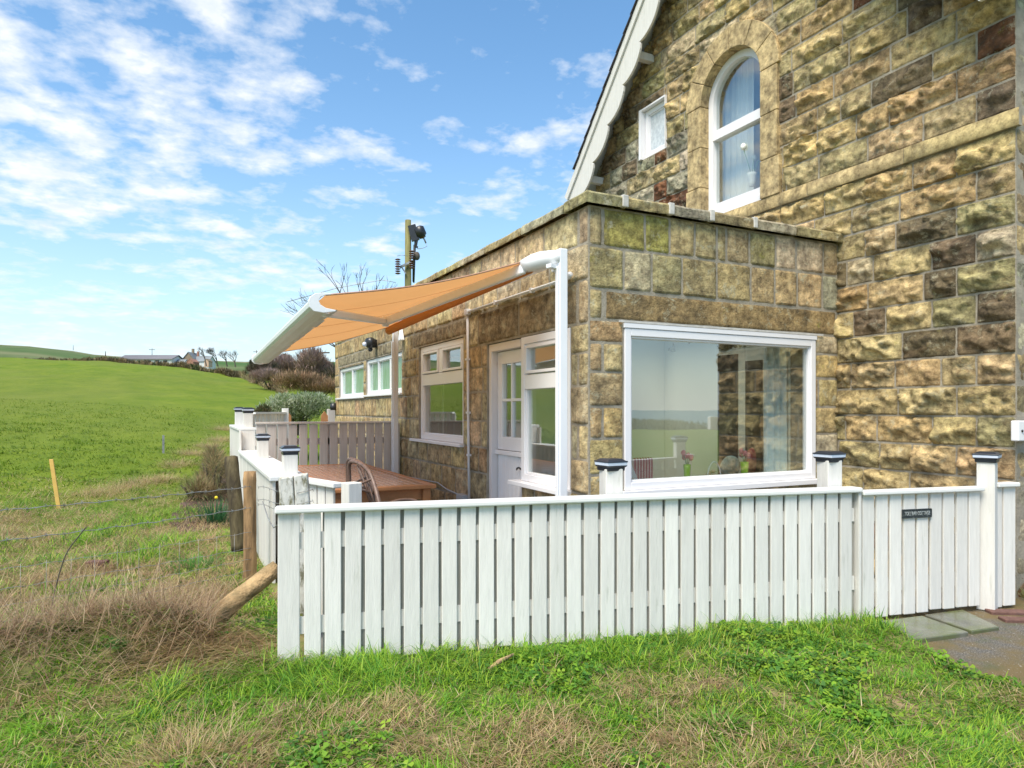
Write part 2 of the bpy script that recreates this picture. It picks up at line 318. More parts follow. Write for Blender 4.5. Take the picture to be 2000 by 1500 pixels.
class MB:
    def __init__(s): s.v = []; s.f = []; s.m = []; s.sm = []; s.mi = 0
    def _add(s, vs, fs, smooth=False):
        n = len(s.v); s.v += [tuple(x) for x in vs]
        for f in fs: s.f.append([i+n for i in f]); s.m.append(s.mi); s.sm.append(smooth)
    def box(s, a, b):
        x0, x1 = sorted((a[0], b[0])); y0, y1 = sorted((a[1], b[1])); z0, z1 = sorted((a[2], b[2]))
        s._add([(x0, y0, z0), (x1, y0, z0), (x1, y1, z0), (x0, y1, z0), (x0, y0, z1), (x1, y0, z1), (x1, y1, z1), (x0, y1, z1)],
               [(0, 3, 2, 1), (4, 5, 6, 7), (0, 1, 5, 4), (1, 2, 6, 5), (2, 3, 7, 6), (3, 0, 4, 7)]); return s
    def obox(s, c, ax, ay, az):
        c, ax, ay, az = map(Vector, (c, ax, ay, az))
        vs = [c+i*ax+j*ay+k*az for k in (-1, 1) for i, j in ((-1, -1), (1, -1), (1, 1), (-1, 1))]
        s._add(vs, [(0, 3, 2, 1), (4, 5, 6, 7), (0, 1, 5, 4), (1, 2, 6, 5), (2, 3, 7, 6), (3, 0, 4, 7)]); return s
    def bar(s, p, q, w, h, up=(0, 0, 1)):
        p, q = Vector(p), Vector(q); d = (q-p); L = d.length; d.normalize(); sd_ = d.cross(Vector(up)).normalized(); u2 = sd_.cross(d)
        return s.obox((p+q)/2, d*L/2, sd_*w/2, u2*h/2)
    def tube(s, pts, r, n=8, cap=True):
        pts = [Vector(p) for p in pts]; rs = r if isinstance(r, (list, tuple)) else [r]*len(pts); vs = []; ref = None
        for i, p in enumerate(pts):
            d = (pts[min(i+1, len(pts)-1)]-pts[max(i-1, 0)]).normalized()
            if ref is None: ref = d.orthogonal().normalized()
            ref = (ref-d*ref.dot(d)).normalized(); b = d.cross(ref)
            for k in range(n): a = 2*math.pi*k/n; vs.append(p+(ref*math.cos(a)+b*math.sin(a))*rs[i])
        fs = [(i*n+k, i*n+(k+1) % n, (i+1)*n+(k+1) % n, (i+1)*n+k) for i in range(len(pts)-1) for k in range(n)]
        if cap: fs += [tuple(range(n-1, -1, -1)), tuple(range((len(pts)-1)*n, len(pts)*n))]
        s._add(vs, fs, True); return s
    def lathe(s, c, prof, n=16, ax=(0, 0, 1)):
        ax = Vector(ax).normalized(); c = Vector(c); return s.tube([c+ax*z for r, z in prof], [max(r, .0005) for r, z in prof], n)
    def prism(s, poly, ext):
        poly = [Vector(p) for p in poly]; ext = Vector(ext); n = len(poly)
        s._add(poly+[p+ext for p in poly], [tuple(range(n-1, -1, -1)), tuple(range(n, 2*n))]+[(i, (i+1) % n, n+(i+1) % n, n+i) for i in range(n)]); return s
    def ball(s, c, r, n=8, m=6, sc=(1, 1, 1), jit=0):
        vs = [(c[0], c[1], c[2]+r*sc[2])]
        for i in range(1, m):
            for k in range(n):
                t = math.pi*i/m; a = 2*math.pi*k/n; q = r*(1+random.uniform(-jit, jit)); vs.append((c[0]+q*sc[0]*math.sin(t)*math.cos(a), c[1]+q*sc[1]*math.sin(t)*math.sin(a), c[2]+q*sc[2]*math.cos(t)))
        vs.append((c[0], c[1], c[2]-r*sc[2])); fs = []
        for k in range(n):
            fs.append((0, 1+k, 1+(k+1) % n)); fs.append((len(vs)-1, 1+(m-2)*n+(k+1) % n, 1+(m-2)*n+k))
            for i in range(m-2): fs.append((1+i*n+k, 1+(i+1)*n+k, 1+(i+1)*n+(k+1) % n, 1+i*n+(k+1) % n))
        s._add(vs, fs, True); return s
    def build(s, name, mats, parent=None, org=None, bevel=0, label=None, smooth_all=False):
        o_ = wloc(parent) if parent else Vector(org if org is not None else (0, 0, 0))
        me = bpy.data.meshes.new(name); me.from_pydata([tuple(Vector(v)-o_) for v in s.v], [], s.f)
        for m in (mats if isinstance(mats, (list, tuple)) else [mats]): me.materials.append(m)
        me.polygons.foreach_set('material_index', s.m); me.polygons.foreach_set('use_smooth', [bool(x or smooth_all) for x in s.sm]); me.update()
        ob = bpy.data.objects.new(name, me); COL.objects.link(ob)
        if parent: ob.parent = parent
        else: ob.location = o_
        if bevel:
            b = ob.modifiers.new('bevel', 'BEVEL'); b.width = bevel; b.segments = 2; b.limit_method = 'ANGLE'; b.angle_limit = math.radians(50)
        if label: ob['label'] = label
        return ob

# ------------------------------------------------------------------ terrain
FA = Vector((-2.172, -.603, 0)); FD = Vector((4.576*0+3.300, -.677, 0)).normalized(); FN = Vector((FD.y, -FD.x, 0))   # front fence line, FN points to the camera side
def fp(s_, z=0, off=0): return FA+FD*s_+FN*off+Vector((0, 0, z))
SA = np.radians([-180, -120, -95, -75, -50, -37, -30, -27.9, -25.5, -23.4, -21.1, -18.8, -15, -5, 5, 30, 60, 110, 180]); SV = np.array([-.027, -.02, .03, .07, .077, .0755, .0755, .0734, .0705, .0653, .063, .0615, .055, .035, .02, .0, -.004, -.02, -.027])
tarp = [(1700, 1213), (1745, 1232), (1800, 1262), (1862, 1298), (1930, 1322), (2000, 1340), (2120, 1375)]
TARL = [tuple(onZ(u, v, .15))[:2] for u, v in tarp]
TARP = TARL+[(1.6, -6.), (9, -6.), (9, -1.37), (2.35, -1.37), (1.15, -1.24)]
def inpoly(x, y, P):
    x = np.asarray(x); y = np.asarray(y); r = np.zeros(x.shape, bool); n = len(P)
    for i in range(n):
        x1, y1 = P[i]; x2, y2 = P[(i+1) % n]
        c = ((y1 > y) != (y2 > y)) & (x < (x2-x1)*(y-y1)/((y2-y1) if abs(y2-y1) > 1e-9 else 1e-9)+x1); r ^= c
    return r
PAT = [(-2.10, -.60), (-2.02, 1.0), (-1.95, 8.9), (2.6, 8.9), (2.6, -1.55), (2.3, -1.50)]
PATI = [(-1.98, -.45), (-1.86, 1.0), (-1.86, 8.7), (2.6, 8.7), (2.6, -1.35), (2.3, -1.36)]
def H(x, y, micro=True):
    x = np.asarray(x, float); y = np.asarray(y, float); dx = x-CX; dy = y-CY; r = np.hypot(dx, dy)
    a = np.arctan2(dx*RT[0]+dy*RT[1], dx*FW[0]+dy*FW[1]); s_ = np.interp(a, SA, SV)
    rr = np.where(r < 8, 0, r-8); rr = np.where(rr < 4, rr*rr/8, rr-2)
    rc = np.minimum(rr, 130); z = .178+s_*rc+s_*.25*np.clip(rr-130, 0, 500)
    z = z-.02*sst(-1, 2.0, x)*(r < 8)
    back = (a > 1.7) | (a < -1.9); z = np.where(back, z-26*sst(95, 150, r), z)
    if micro:
        z = z+(fbm(x*1.3, y*1.3, 3)-.5)*.10*sst(1., 2.2, r)+(fbm(x*6, y*6, 9)-.5)*.035+(fbm(x*.12, y*.12, 5)-.5)*.8*sst(15, 60, r)
        # grassy hump along the foot of the fence
        t = ((x-FA.x)*FD.x+(y-FA.y)*FD.y); n_ = (x-FA.x)*FN.x+(y-FA.y)*FN.y
        z = z+.012*np.exp(-((n_-.12)/.22)**2)*((t > -.1) & (t < 3.4))*(.5+vnoise(t*2.5, t*0, 4))
        # mound of dead growth at the left
        z = z+.20*np.exp(-(((x+3.35)/.75)**2+((y+.15)/.28)**2))+.13*np.exp(-(((x+2.75)/.35)**2+((y+.05)/.25)**2))
    z = np.where(inpoly(x, y, PATI), -.12, z)
    z = np.where(inpoly(x, y, TARP), np.minimum(z, .10), z)
    return z
def Hs(x, y): return float(H(np.array([x]), np.array([y]))[0])
def make_ground():
    na = 720; rad = np.concatenate([np.linspace(.05, 1.8, 12, endpoint=False), np.linspace(1.8, 7, 150, endpoint=False), np.geomspace(7, 900, 150)])
    th = np.linspace(0, 2*math.pi, na, endpoint=False); R_, T_ = np.meshgrid(rad, th, indexing='ij')
    X = CX+R_*np.sin(T_); Y = CY+R_*np.cos(T_); Z = H(X, Y); V = np.stack([X, Y, Z], -1).reshape(-1, 3)
    i = np.arange(len(rad)-1)[:, None]*na; j = np.arange(na)[None]; j2 = (j+1) % na
    Fc = np.stack([i+j, i+na+j, i+na+j2, i+j2], -1).reshape(-1, 4)[:, ::-1]
    c = len(V); V = np.vstack([V, [[CX, CY, Hs(CX, CY)]]])
    Fc = np.vstack([Fc, np.stack([np.full(na, c), np.arange(na), (np.arange(na)+1) % na, (np.arange(na)+1) % na], -1)[:0]])
    o = np_mesh('ground', V, Fc, M_ground, smooth=True); tag(o, 'rough green meadow rising to the field behind the cottage', 'ground', kind='structure')
make_ground()
def make_hill():
    us = np.linspace(-5000, 1700, 160); A = np.arctan((us-1000)/1320)
    vr = np.interp(us, [-5000, -1200, -300, 0, 60, 130, 190, 300, 480, 560, 700, 1700], [640, 650, 664, 672, 675, 684, 694, 700, 706, 704, 708, 712])
    V = []; rad = [260, 320, 380, 440, 520, 640, 800]
    for k, r in enumerate(rad):
        for a, v in zip(A, vr):
            ridge = CZ+(800-v)/1320*(440*math.cos(a)); zz = [2, .62, .86, 1, .9, .6, 0][k]
            z = ridge*zz if k else -6
            V.append((CX+r*(FW[0]*math.cos(a)+RT[0]*math.sin(a)), CY+r*(FW[1]*math.cos(a)+RT[1]*math.sin(a)), z+ (fbm(np.array([a*30]), np.array([k*2.]), 8)[0]-.5)*1.5*(k > 0)))
    n = len(A); Fc = [(i*n+j, i*n+j+1, (i+1)*n+j+1, (i+1)*n+j) for i in range(len(rad)-1) for j in range(n-1)]
    tag(np_mesh('hills', V, Fc, M_hill, smooth=True), 'dark green hill and pale far fields on the skyline', 'hills', kind='structure')
make_hill()
s_ = MB(); s_.prism([(30000*math.cos(a), 30000*math.sin(a), -23) for a in np.linspace(0, 2*math.pi, 64, endpoint=False)], (0, 0, -1)); tag(s_.build('sea', M_sea), 'grey blue sea beyond the land', 'sea', kind='structure')
s_ = MB(); s_.prism([(x, y, 0) for x, y in [(-2.0, -.48), (-1.9, 1.0), (-1.9, 8.8), (0.05, 8.8), (.05, .05), (2.6, .05), (2.6, -1.45), (2.3, -1.42)]], (0, 0, -.1)); tag(s_.build('patio', M_patio), 'grey paved patio behind the white fence', 'patio', kind='structure')
s_ = MB(); s_.prism([(x, y, .146) for x, y in TARP], (0, 0, -.1)); tag(s_.build('driveway', M_tarmac), 'mossy dark tarmac at the garden gate', 'driveway', kind='structure')
def slab(pts, zt, lab):
    s_ = MB(); s_.prism([tuple(onZ(u, v, zt)) for u, v in pts], (0, 0, -.06)); tag(s_.build('paving_slab', M_slab, org=onZ(*pts[0], zt-.05), bevel=.006), lab, 'paving slab', 'flagstones at the gate')
slab([(1688, 1216), (1786, 1249), (1892, 1234), (1800, 1202)], .172, 'larger wet grey flagstone at the foot of the gate')
slab([(1806, 1200), (1898, 1232), (1952, 1224), (1880, 1190)], .168, 'smaller mossy flagstone below the cap-lit gate post')

# ------------------------------------------------------------------ stonework
def P3(plane, c, a, b, h): return (c-h, a, b) if plane == 'X' else (a, c-h, b)
def rects_minus(rects, hole):
    out = []; ha0, ha1, hb0, hb1 = hole
    for a0, a1, b0, b1 in rects:
        if ha1 <= a0 or ha0 >= a1 or hb1 <= b0 or hb0 >= b1: out.append((a0, a1, b0, b1)); continue
        if ha0 > a0: out.append((a0, ha0, b0, b1))
        if ha1 < a1: out.append((ha1, a1, b0, b1))
        m0, m1 = max(a0, ha0), min(a1, ha1)
        if hb0 > b0: out.append((m0, m1, b0, hb0))
        if hb1 < b1: out.append((m0, m1, hb1, b1))
    return [r for r in out if r[1]-r[0] > .035 and r[3]-r[2] > .03]
def stone_grid(name, parent, plane, c, stones, mat, gap=.004, res=.022, keep=None, style='rock'):
    """stones: (a0,a1,b0,b1,relief,colour); every stone has its own broken or dressed face"""
    Vs, Fs, Cs = [], [], []; n0 = 0
    for si, (a0, a1, b0, b1, rel, col) in enumerate(stones):
        a0 += gap; a1 -= gap; b0 += gap; b1 -= gap
        if a1-a0 < .02 or b1-b0 < .02: continue
        nx = max(5, int((a1-a0)/res)+2); ny = max(5, int((b1-b0)/res)+2)
        tx = np.linspace(0, 1, nx-2); tx = np.concatenate([[0], [.04*min(1, .2/(a1-a0))], tx[1:-1], [1-.04*min(1, .2/(a1-a0))], [1]])
        ty = np.linspace(0, 1, ny-2); ty = np.concatenate([[0], [.06], ty[1:-1], [.94], [1]])
        A, B = np.meshgrid(a0+tx*(a1-a0), b0+ty*(b1-b0), indexing='ij'); ds = np.minimum(np.minimum(A-a0, a1-A), np.minimum(B-b0, b1-B))
        off = si*3.7
        if style == 'rock':
            e = sst(0, .012, ds); u_ = (A-a0)/(a1-a0)-.5; w_ = (B-b0)/(b1-b0)-.5
            h = np.full(A.shape, 1.0)
            for k in range(6):
                th = random.uniform(0, 2*math.pi); sl = random.uniform(.6, 2.4); h = np.minimum(h, random.uniform(.65, 1.1)-sl*(u_*math.cos(th)*.8+w_*math.sin(th)))
            h = np.minimum(h, random.uniform(.85, 1.1)+(w_+random.uniform(.0, .25))*random.uniform(1.2, 3.2)); h = np.minimum(h, random.uniform(.9, 1.1)+(.30-w_)*random.uniform(1.5, 4)) # face often falls away below
            h = h+1.3*(fbm(A*12+off, B*19+off, 21, 4)-.5)+.55*(np.abs(vnoise(A*16+off, B*30, 5)-.5)*2-.5)
            hh = e*(rel*np.clip(h, .18, 1.6))
        else:
            e = sst(0, .016, ds); hh = e*rel*(.70+.95*(fbm(A*6+off, B*6+off, 31, 4)-.42)+.45*(fbm(A*26+off, B*26, 37, 3)-.5))
        hh = hh-.004
        if keep is gkeep:      # rock faces are dressed back where they meet the arched surround
            rr = np.where(B < AZS, np.abs(A-AYC), np.hypot(A-AYC, B-AZS)); hh = np.where(B > 3.5, np.minimum(hh, .016+.055*sst(.655, .74, rr)), hh)
        j = (fbm(A*14+off*.1, B*14, 41, 2)-.5)*.007; A2 = A+j; B2 = B+(fbm(A*11, B*11+off*.1, 43, 2)-.5)*.006
        pts = np.stack([c-hh, A2, B2], -1) if plane == 'X' else np.stack([A2, c-hh, B2], -1)
        i = np.arange(A.shape[0]-1)[:, None]*A.shape[1]; jj = np.arange(A.shape[1]-1)[None]; m = A.shape[1]
        f = np.stack([i+jj, i+jj+1, i+m+jj+1, i+m+jj], -1).reshape(-1, 4)
        if plane == 'Y': f = f[:, ::-1]
        if keep is not None:
            ca = ((A[:-1, :-1]+A[1:, 1:])/2).reshape(-1); cb = ((B[:-1, :-1]+B[1:, 1:])/2).reshape(-1); f = f[keep(ca, cb)]
        if len(f) == 0: continue
        Vs.append(pts.reshape(-1, 3)); Fs.append(f+n0); n0 += A.size
        edge = (1-.25*(1-sst(0, .03, ds))); Cs.append((np.array(col)[None, None]*edge[..., None]).reshape(-1, 3))
    return np_mesh(name, np.vstack(Vs), np.vstack(Fs), mat, parent, col=np.vstack(Cs))
def slab_wall(name, parent, plane, c, ab, depth, mat, holes=(), keep=None, step=None):
    """a wall body of real thickness with real openings"""
    a0, a1, b0, b1 = ab
    A = sorted({a0, a1, *[h[0] for h in holes], *[h[1] for h in holes]}); B = sorted({b0, b1, *[h[2] for h in holes], *[h[3] for h in holes]})
    A = [x for x in A if a0 <= x <= a1]; B = [x for x in B if b0 <= x <= b1]
    if step:
        A = sorted(set(A) | set(np.arange(a0, a1, step).round(4))); B = sorted(set(B) | set(np.arange(b0, b1, step).round(4)))
    inside = lambda i, j: 0 <= i < len(A)-1 and 0 <= j < len(B)-1 and (not any(h[0] < (A[i]+A[i+1])/2 < h[1] and h[2] < (B[j]+B[j+1])/2 < h[3] for h in holes)) and (keep is None or keep((A[i]+A[i+1])/2, (B[j]+B[j+1])/2))
    G = [[inside(i, j) for j in range(len(B)-1)] for i in range(len(A)-1)]; g = lambda i, j: 0 <= i < len(A)-1 and 0 <= j < len(B)-1 and G[i][j]
    m = MB(); q = lambda *p: m._add([P3(plane, c, *x) for x in p], [(0, 1, 2, 3)])
    for i in range(len(A)-1):
        for j in range(len(B)-1):
            if not G[i][j]: continue
            x0, x1, y0, y1 = A[i], A[i+1], B[j], B[j+1]
            q((x0, y0, 0), (x1, y0, 0), (x1, y1, 0), (x0, y1, 0)); q((x0, y0, -depth), (x0, y1, -depth), (x1, y1, -depth), (x1, y0, -depth))
            if not g(i-1, j): q((x0, y0, 0), (x0, y1, 0), (x0, y1, -depth), (x0, y0, -depth))
            if not g(i+1, j): q((x1, y0, 0), (x1, y0, -depth), (x1, y1, -depth), (x1, y1, 0))
            if not g(i, j-1): q((x0, y0, 0), (x0, y0, -depth), (x1, y0, -depth), (x1, y0, 0))
            if not g(i, j+1): q((x0, y1, 0), (x1, y1, 0), (x1, y1, -depth), (x0, y1, -depth))
    return m.build(name, mat, parent)
def jc(c, j=.12): k = 1+random.uniform(-j, j); return tuple(max(.01, x*k*(1+random.uniform(-.05, .05))) for x in c)
def courses(a0, a1, edges, wr, colf, rel, holes=(), quoin=None):
    out = []
    for r in range(len(edges)-1):
        b0, b1 = edges[r], edges[r+1]; a = a0; cuts = [a0]
        if quoin: cuts.append(a0+quoin[r % 2]); a = cuts[-1]
        while a < a1-wr[0]*.6:
            w = random.uniform(*wr); a = a+w
            if a > a1-wr[0]*.6: break
            cuts.append(a)
        cuts.append(a1)
        for k in range(len(cuts)-1):
            rc = [(cuts[k], cuts[k+1], b0, b1)]
            for h in holes: rc = rects_minus(rc, h)
            col = colf((cuts[k]+cuts[k+1])/2, (b0+b1)/2)
            for x in rc: out.append((*x, rel*random.uniform(.75, 1.3), col))
    return out
TAN = (.50, .39, .21); GOLD = (.53, .40, .20); OLIVE = (.39, .335, .18); DKB = (.19, .145, .09); RED = (.19, .085, .045); GREYB = (.38, .355, .265); ORG = (.43, .30, .16); PALE = (.58, .50, .34)
def pick(*w):
    cs, ws = zip(*w); return jc(random.choices(cs, ws)[0])
# ---- the cottage
cottage = thing('stone_cottage', (2.59, 1.2, 0), 'tall rock-faced sandstone cottage with steep gable, arched window and scalloped white bargeboard', 'house')
GY0, GY1 = -1.41, 3.85
def zroof(y): yy = np.where(np.asarray(y) > 1.27, y, 2.54-np.asarray(y)); return (6.00-.735*yy)/.678
AYC, AHW, AZS, AZB = 1.275, .425, 4.79, 3.55
def in_sur(a, b, r, zt=AZS): return ((np.abs(a-AYC) < r) & (b > 3.50) & (b < zt)) | (((a-AYC)**2+(b-zt)**2 < r*r) & (b >= zt))
def gkeep(a, b): return (b < zroof(a)-.02) & ~in_sur(a, b, .60)
def gkeep2(a, b): return bool((b < zroof(a)-.02) and not in_sur(np.float64(a), np.float64(b), .50))
SQ = (2.33, 2.83, 4.57, 5.19)
slab_wall('mortar_wall', cottage, 'X', 2.59, (GY0, GY1, 0, 7.6), .30, M_mortar, [SQ], gkeep2, .06)
ed = [-.02]
while ed[-1] < 7.6: ed.append(ed[-1]+.225)
sy = 3.405; ed = [3.405-.2225*k for k in range(16, 0, -1)]+[3.405]; ed2 = [3.53+.2225*k for k in range(0, 19)]
def colg(a, b):
    if a > 1.9 and b < 4.9: return pick((TAN, 2), (GREYB, 5), (OLIVE, 2), (DKB, .5), (RED, .8), (ORG, .6))
    if b > 5: return pick((TAN, 7), (GOLD, 4), (OLIVE, 2), (DKB, .7), (PALE, 1))
    if b > 3.5: return pick((TAN, 7), (GOLD, 3), (OLIVE, 2), (DKB, 1.8), (RED, .8), (ORG, .4))
    if b > 2.9: return pick((TAN, 4), (GOLD, 2), (OLIVE, 3), (DKB, 1.2), (ORG, .9), (PALE, .6))
    if b > 1.3: return pick((TAN, 5), (OLIVE, 4), (DKB, 1.2), (PALE, 1), (ORG, .4), (RED, .2))
    return pick((TAN, 5), (OLIVE, 2), (ORG, 1.4), (DKB, .9), (GOLD, 1.5), (RED, .4))
SURH = (AYC-.66, AYC+.66, 3.50, 3.72)
st = courses(GY0, GY1, ed, (.24, .62), colg, .068, [], (.26, .40))+courses(GY0, GY1, ed2, (.22, .62), colg, .062, [SQ, (AYC-.66, AYC+.66, 3.4, 3.74)], (.26, .40))
st = [s for s in st if not (s[1] < .0+.0)or True]
st = [s for s in st if not (s[0] > -.02 and s[3] < 2.2)]          # behind the extension
stone_grid('gable_stonework', cottage, 'X', 2.59, st, M_rock, .0035, .016, gkeep)
# string course, stepping along the gable and round the corner
sc = [(GY0-.035, -.62), (-.62, .30), (.30, .90), (.90, 1.9), (1.9, 2.9), (2.9, GY1)]
stone_grid('string_course', cottage, 'X', 2.553, [(a, b, 3.405, 3.53, .012, jc(TAN, .12)) for a, b in sc[:4]], M_ashlar, .002, .04, None, 'dressed')
m = MB()
for a, b in sc[:4]: m.box((2.558, a+.003, 3.408), (2.60, b-.003, 3.527))
m.build('string_course_body', M_mortar, cottage)
# front wall of the cottage beyond the corner
slab_wall('front_mortar_wall', cottage, 'Y', GY0, (2.891, 9.0, 0, 4.6), .30, M_mortar)
stf = courses(2.592, 9.0, ed+ed2[:6], (.25, .6), colg, .014, [], (.40, .26))
stone_grid('front_stonework', cottage, 'Y', GY0, [s for s in stf if s[0] < 4.4], M_rock, .003, .03)
m = MB(); m.box((8.7, GY0+.301, 0), (9.0, GY1, 4.6)); m.box((2.9, GY1-.3, 0), (8.699, GY1, 4.6)); m.build('rear_wall', M_farstone, cottage)
# corner margin
# arched surround: voussoirs and jamb stones, proud of the wall with a deep reveal
def arch_ring(name, parent, plane, c, r0, r1, h0, h1, zs, zb, segs, mat, joint=.004, yc=AYC, col=None, bevel=.004):
    m = MB()
    def seg(p):  # polygon in (a,b)
        m.prism([P3(plane, c, a, b, h0) for a, b in p], Vector(P3(plane, c, 0, 0, h1))-Vector(P3(plane, c, 0, 0, h0)))
    for k in range(segs):
        t0 = math.pi*k/segs+joint/r1; t1 = math.pi*(k+1)/segs-joint/r1; ts = np.linspace(t0, t1, 7)
        seg([(yc+r1*math.cos(t), zs+r1*math.sin(t)) for t in ts]+[(yc+r0*math.cos(t), zs+r0*math.sin(t)) for t in ts[::-1]])
    return m, seg
m, seg = arch_ring('surround', cottage, 'X', 2.59, AHW, .66, -.18, .048, AZS, AZB, 6, M_ashlar)
for sgn in (-1, 1):
    for b0, b1 in ((3.53, 3.90), (3.906, 4.34), (4.346, 4.785)):
        w = .66 if (b0 < 3.6) else .635
        a0, a1 = sorted((AYC+sgn*AHW, AYC+sgn*w)); seg([(a0, b0), (a1, b0), (a1, b1), (a0, b1)])
sur = m.build('arched_surround', M_ashlar, cottage, bevel=.006)
me = sur.data; ca = me.color_attributes.new('Col', 'FLOAT_COLOR', 'POINT'); ca.data.foreach_set('color', np.tile([.47, .37, .21, 1], (len(me.vertices), 1)).astype(np.float32).ravel())
# arched window
def winbox(m, plane, c, a0, a1, b0, b1, h0, h1): m.box(P3(plane, c, a0, b0, h0), P3(plane, c, a1, b1, h1))
m, seg = arch_ring('f', None, 'X', 2.59, AHW-.075, AHW-.002, -.16, -.07, AZS, AZB, 12, M_upvc, 0)
for sgn in (-1, 1):
    a0, a1 = sorted((AYC+sgn*(AHW-.002), AYC+sgn*(AHW-.075))); winbox(m, 'X', 2.59, a0, a1, 3.63, AZS, -.16, -.07)
winbox(m, 'X', 2.59, AYC-AHW+.075, AYC+AHW-.075, 3.63, 3.70, -.16, -.07); winbox(m, 'X', 2.59, AYC-AHW+.075, AYC+AHW-.075, 4.40, 4.50, -.16, -.065)
aw = m.build('arched_window', M_upvc, cottage)
m = MB(); winbox(m, 'X', 2.59, AYC-AHW+.002, AYC+AHW-.002, 3.54, 3.625, -.16, -.05); m.build('sill', M_upvc, aw, bevel=.006)
r = AHW-.074; m = MB(); m.prism([P3('X', 2.59, a, b, -.115) for a, b in [(AYC-r, 3.69), (AYC+r, 3.69)]+[(AYC+r*math.cos(t), AZS+r*math.sin(t)) for t in np.linspace(0, math.pi, 16)]], (.006, 0, 0)); m.build('pane', M_glass, aw)
def curtain(name, parent, mat, p, q, z0, z1, folds=7, amp=.03, org=None):
    p = Vector(p); q = Vector(q); d = (q-p); nrm = Vector((d.y, -d.x, 0)).normalized(); V = []; n = folds*8
    for i in range(n+1):
        t = i/n; w = math.sin(t*folds*2*math.pi)*amp+math.sin(t*11)*amp*.4
        for z in (z0, z1): V.append(p+d*t+nrm*w*(1 if z == z0 else .7)+Vector((0, 0, z)))
    Fc = [(2*i, 2*i+2, 2*i+3, 2*i+1) for i in range(n)]
    return np_mesh(name, np.array([tuple(v) for v in V]), Fc, mat, parent, smooth=True, org=org)
c_ = curtain('sheer_curtain', None, M_net, (2.92, 1.80, 0), (2.92, 1.30, 0), 3.45, 5.25, 6, .02, org=(2.93, 1.5, 3.6)); tag(c_, 'sheer white curtain hanging inside the arched window', 'curtain')
m = MB(); m.box((2.90, -1.1, 3.3), (5.4, 3.54, 3.34)); m.box((5.4, -1.1, 3.3), (5.44, 3.54, 5.6)); m.box((2.895, -1.1, 5.6), (5.4, 3.54, 5.64)); m.box((2.895, -1.14, 3.3), (5.4, -1.1, 5.6)); m.box((2.895, 3.54, 3.3), (5.4, 3.58, 5.6)); m.build('upper_room', M_net, cottage)
def tulips(loc, n, colm, label, vm, vh=.16, vr=.04, spread=.08, sh=.2, cat='flower vase', head=.02, group=None):
    t = thing('flower_vase', loc, label, cat, group); x, y, z = loc
    MB().lathe(loc, [(vr*.6, 0), (vr*.75, vh*.25), (vr, vh*.8), (vr*1.05, vh), (vr*.9, vh)], 14).build('vase', vm, t)
    for k in range(n):
        a = k*2.4+.6; px = x+math.cos(a)*spread; py = y+math.sin(a)*spread; pz = z+vh+sh*(.75+.3*math.sin(k*1.9))
        MB().tube([(x, y, z+vh*.7), ((x+px)/2, (y+py)/2, z+vh+sh*.45), (px, py, pz)], .0035, 5).build('stem', M_stem, t)
        MB().ball((px, py, pz+head*.5), head, 8, 6, (1, 1, 1.25), .12).build('flower', colm, t)
    return t
tulips((2.80, 1.20, 3.80), 3, M_whitefl, 'vase of white tulips inside the arched upper window', M_net, .14, .045, .11, .24, head=.028)
# small square window
def std_window(name, parent, plane, c, a0, a1, b0, b1, h0, h1, fw=.05, mat=None, glassm=None, bars=(), gh=None, sill=None, label=None, mullw=.03, bev=.004):
    """frame with bars=(('v',a) or ('h',b)) ; returns the window part"""
    mat = mat or M_upvc; glassm = glassm or M_glass; m = MB()
    winbox(m, plane, c, a0, a0+fw, b0, b1, h0, h1); winbox(m, plane, c, a1-fw, a1, b0, b1, h0, h1)
    winbox(m, plane, c, a0+fw, a1-fw, b0, b0+fw, h0, h1); winbox(m, plane, c, a0+fw, a1-fw, b1-fw, b1, h0, h1)
    bw = fw*.28; hh = h1-.014   # inner bead step
    winbox(m, plane, c, a0+fw, a0+fw+bw, b0+fw, b1-fw, h0+.002, hh); winbox(m, plane, c, a1-fw-bw, a1-fw, b0+fw, b1-fw, h0+.002, hh)
    winbox(m, plane, c, a0+fw+bw, a1-fw-bw, b0+fw, b0+fw+bw, h0+.002, hh); winbox(m, plane, c, a0+fw+bw, a1-fw-bw, b1-fw-bw, b1-fw, h0+.002, hh)
    for bdef in bars:
        k, v = bdef[0], bdef[1]; lo, hi = (bdef[2], bdef[3]) if len(bdef) > 2 else ((b0+fw, b1-fw) if k == 'v' else (a0+fw, a1-fw)); w = bdef[4] if len(bdef) > 4 else mullw
        hb = h1-.004 if k == 'v' else h1-.002
        if k == 'v': winbox(m, plane, c, v-w/2, v+w/2, lo, hi, h0+.004, hb)
        else: winbox(m, plane, c, lo, hi, v-w/2, v+w/2, h0+.003, hb)
    w_ = m.build(name, mat, parent, bevel=bev, label=label)
    g_ = (h0+h1)/2 if gh is None else gh
    pm = MB(); winbox(pm, plane, c, a0+fw*.8, a1-fw*.8, b0+fw*.8, b1-fw*.8, g_-.003, g_+.003); pm.build('pane', glassm, w_)
    if sill:
        s0, s1, out, th = sill; sm = MB(); winbox(sm, plane, c, s0, s1, b0-th, b0-.002, h0, out); sm.build('sill', mat, w_, bevel=.005)
    return w_
m = MB(); winbox(m, 'X', 2.59, 2.33, 2.335, 4.57, 5.19, -.2, .03); winbox(m, 'X', 2.59, 2.785, 2.83, 4.57, 5.19, -.2, .035); winbox(m, 'X', 2.59, 2.335, 2.785, 5.17, 5.19, -.2, .03); m.build('window_surround', M_upvc, cottage)
std_window('square_window', cottage, 'X', 2.59, 2.34, 2.78, 4.575, 5.165, -.09, -.03, .06, glassm=M_obscure)
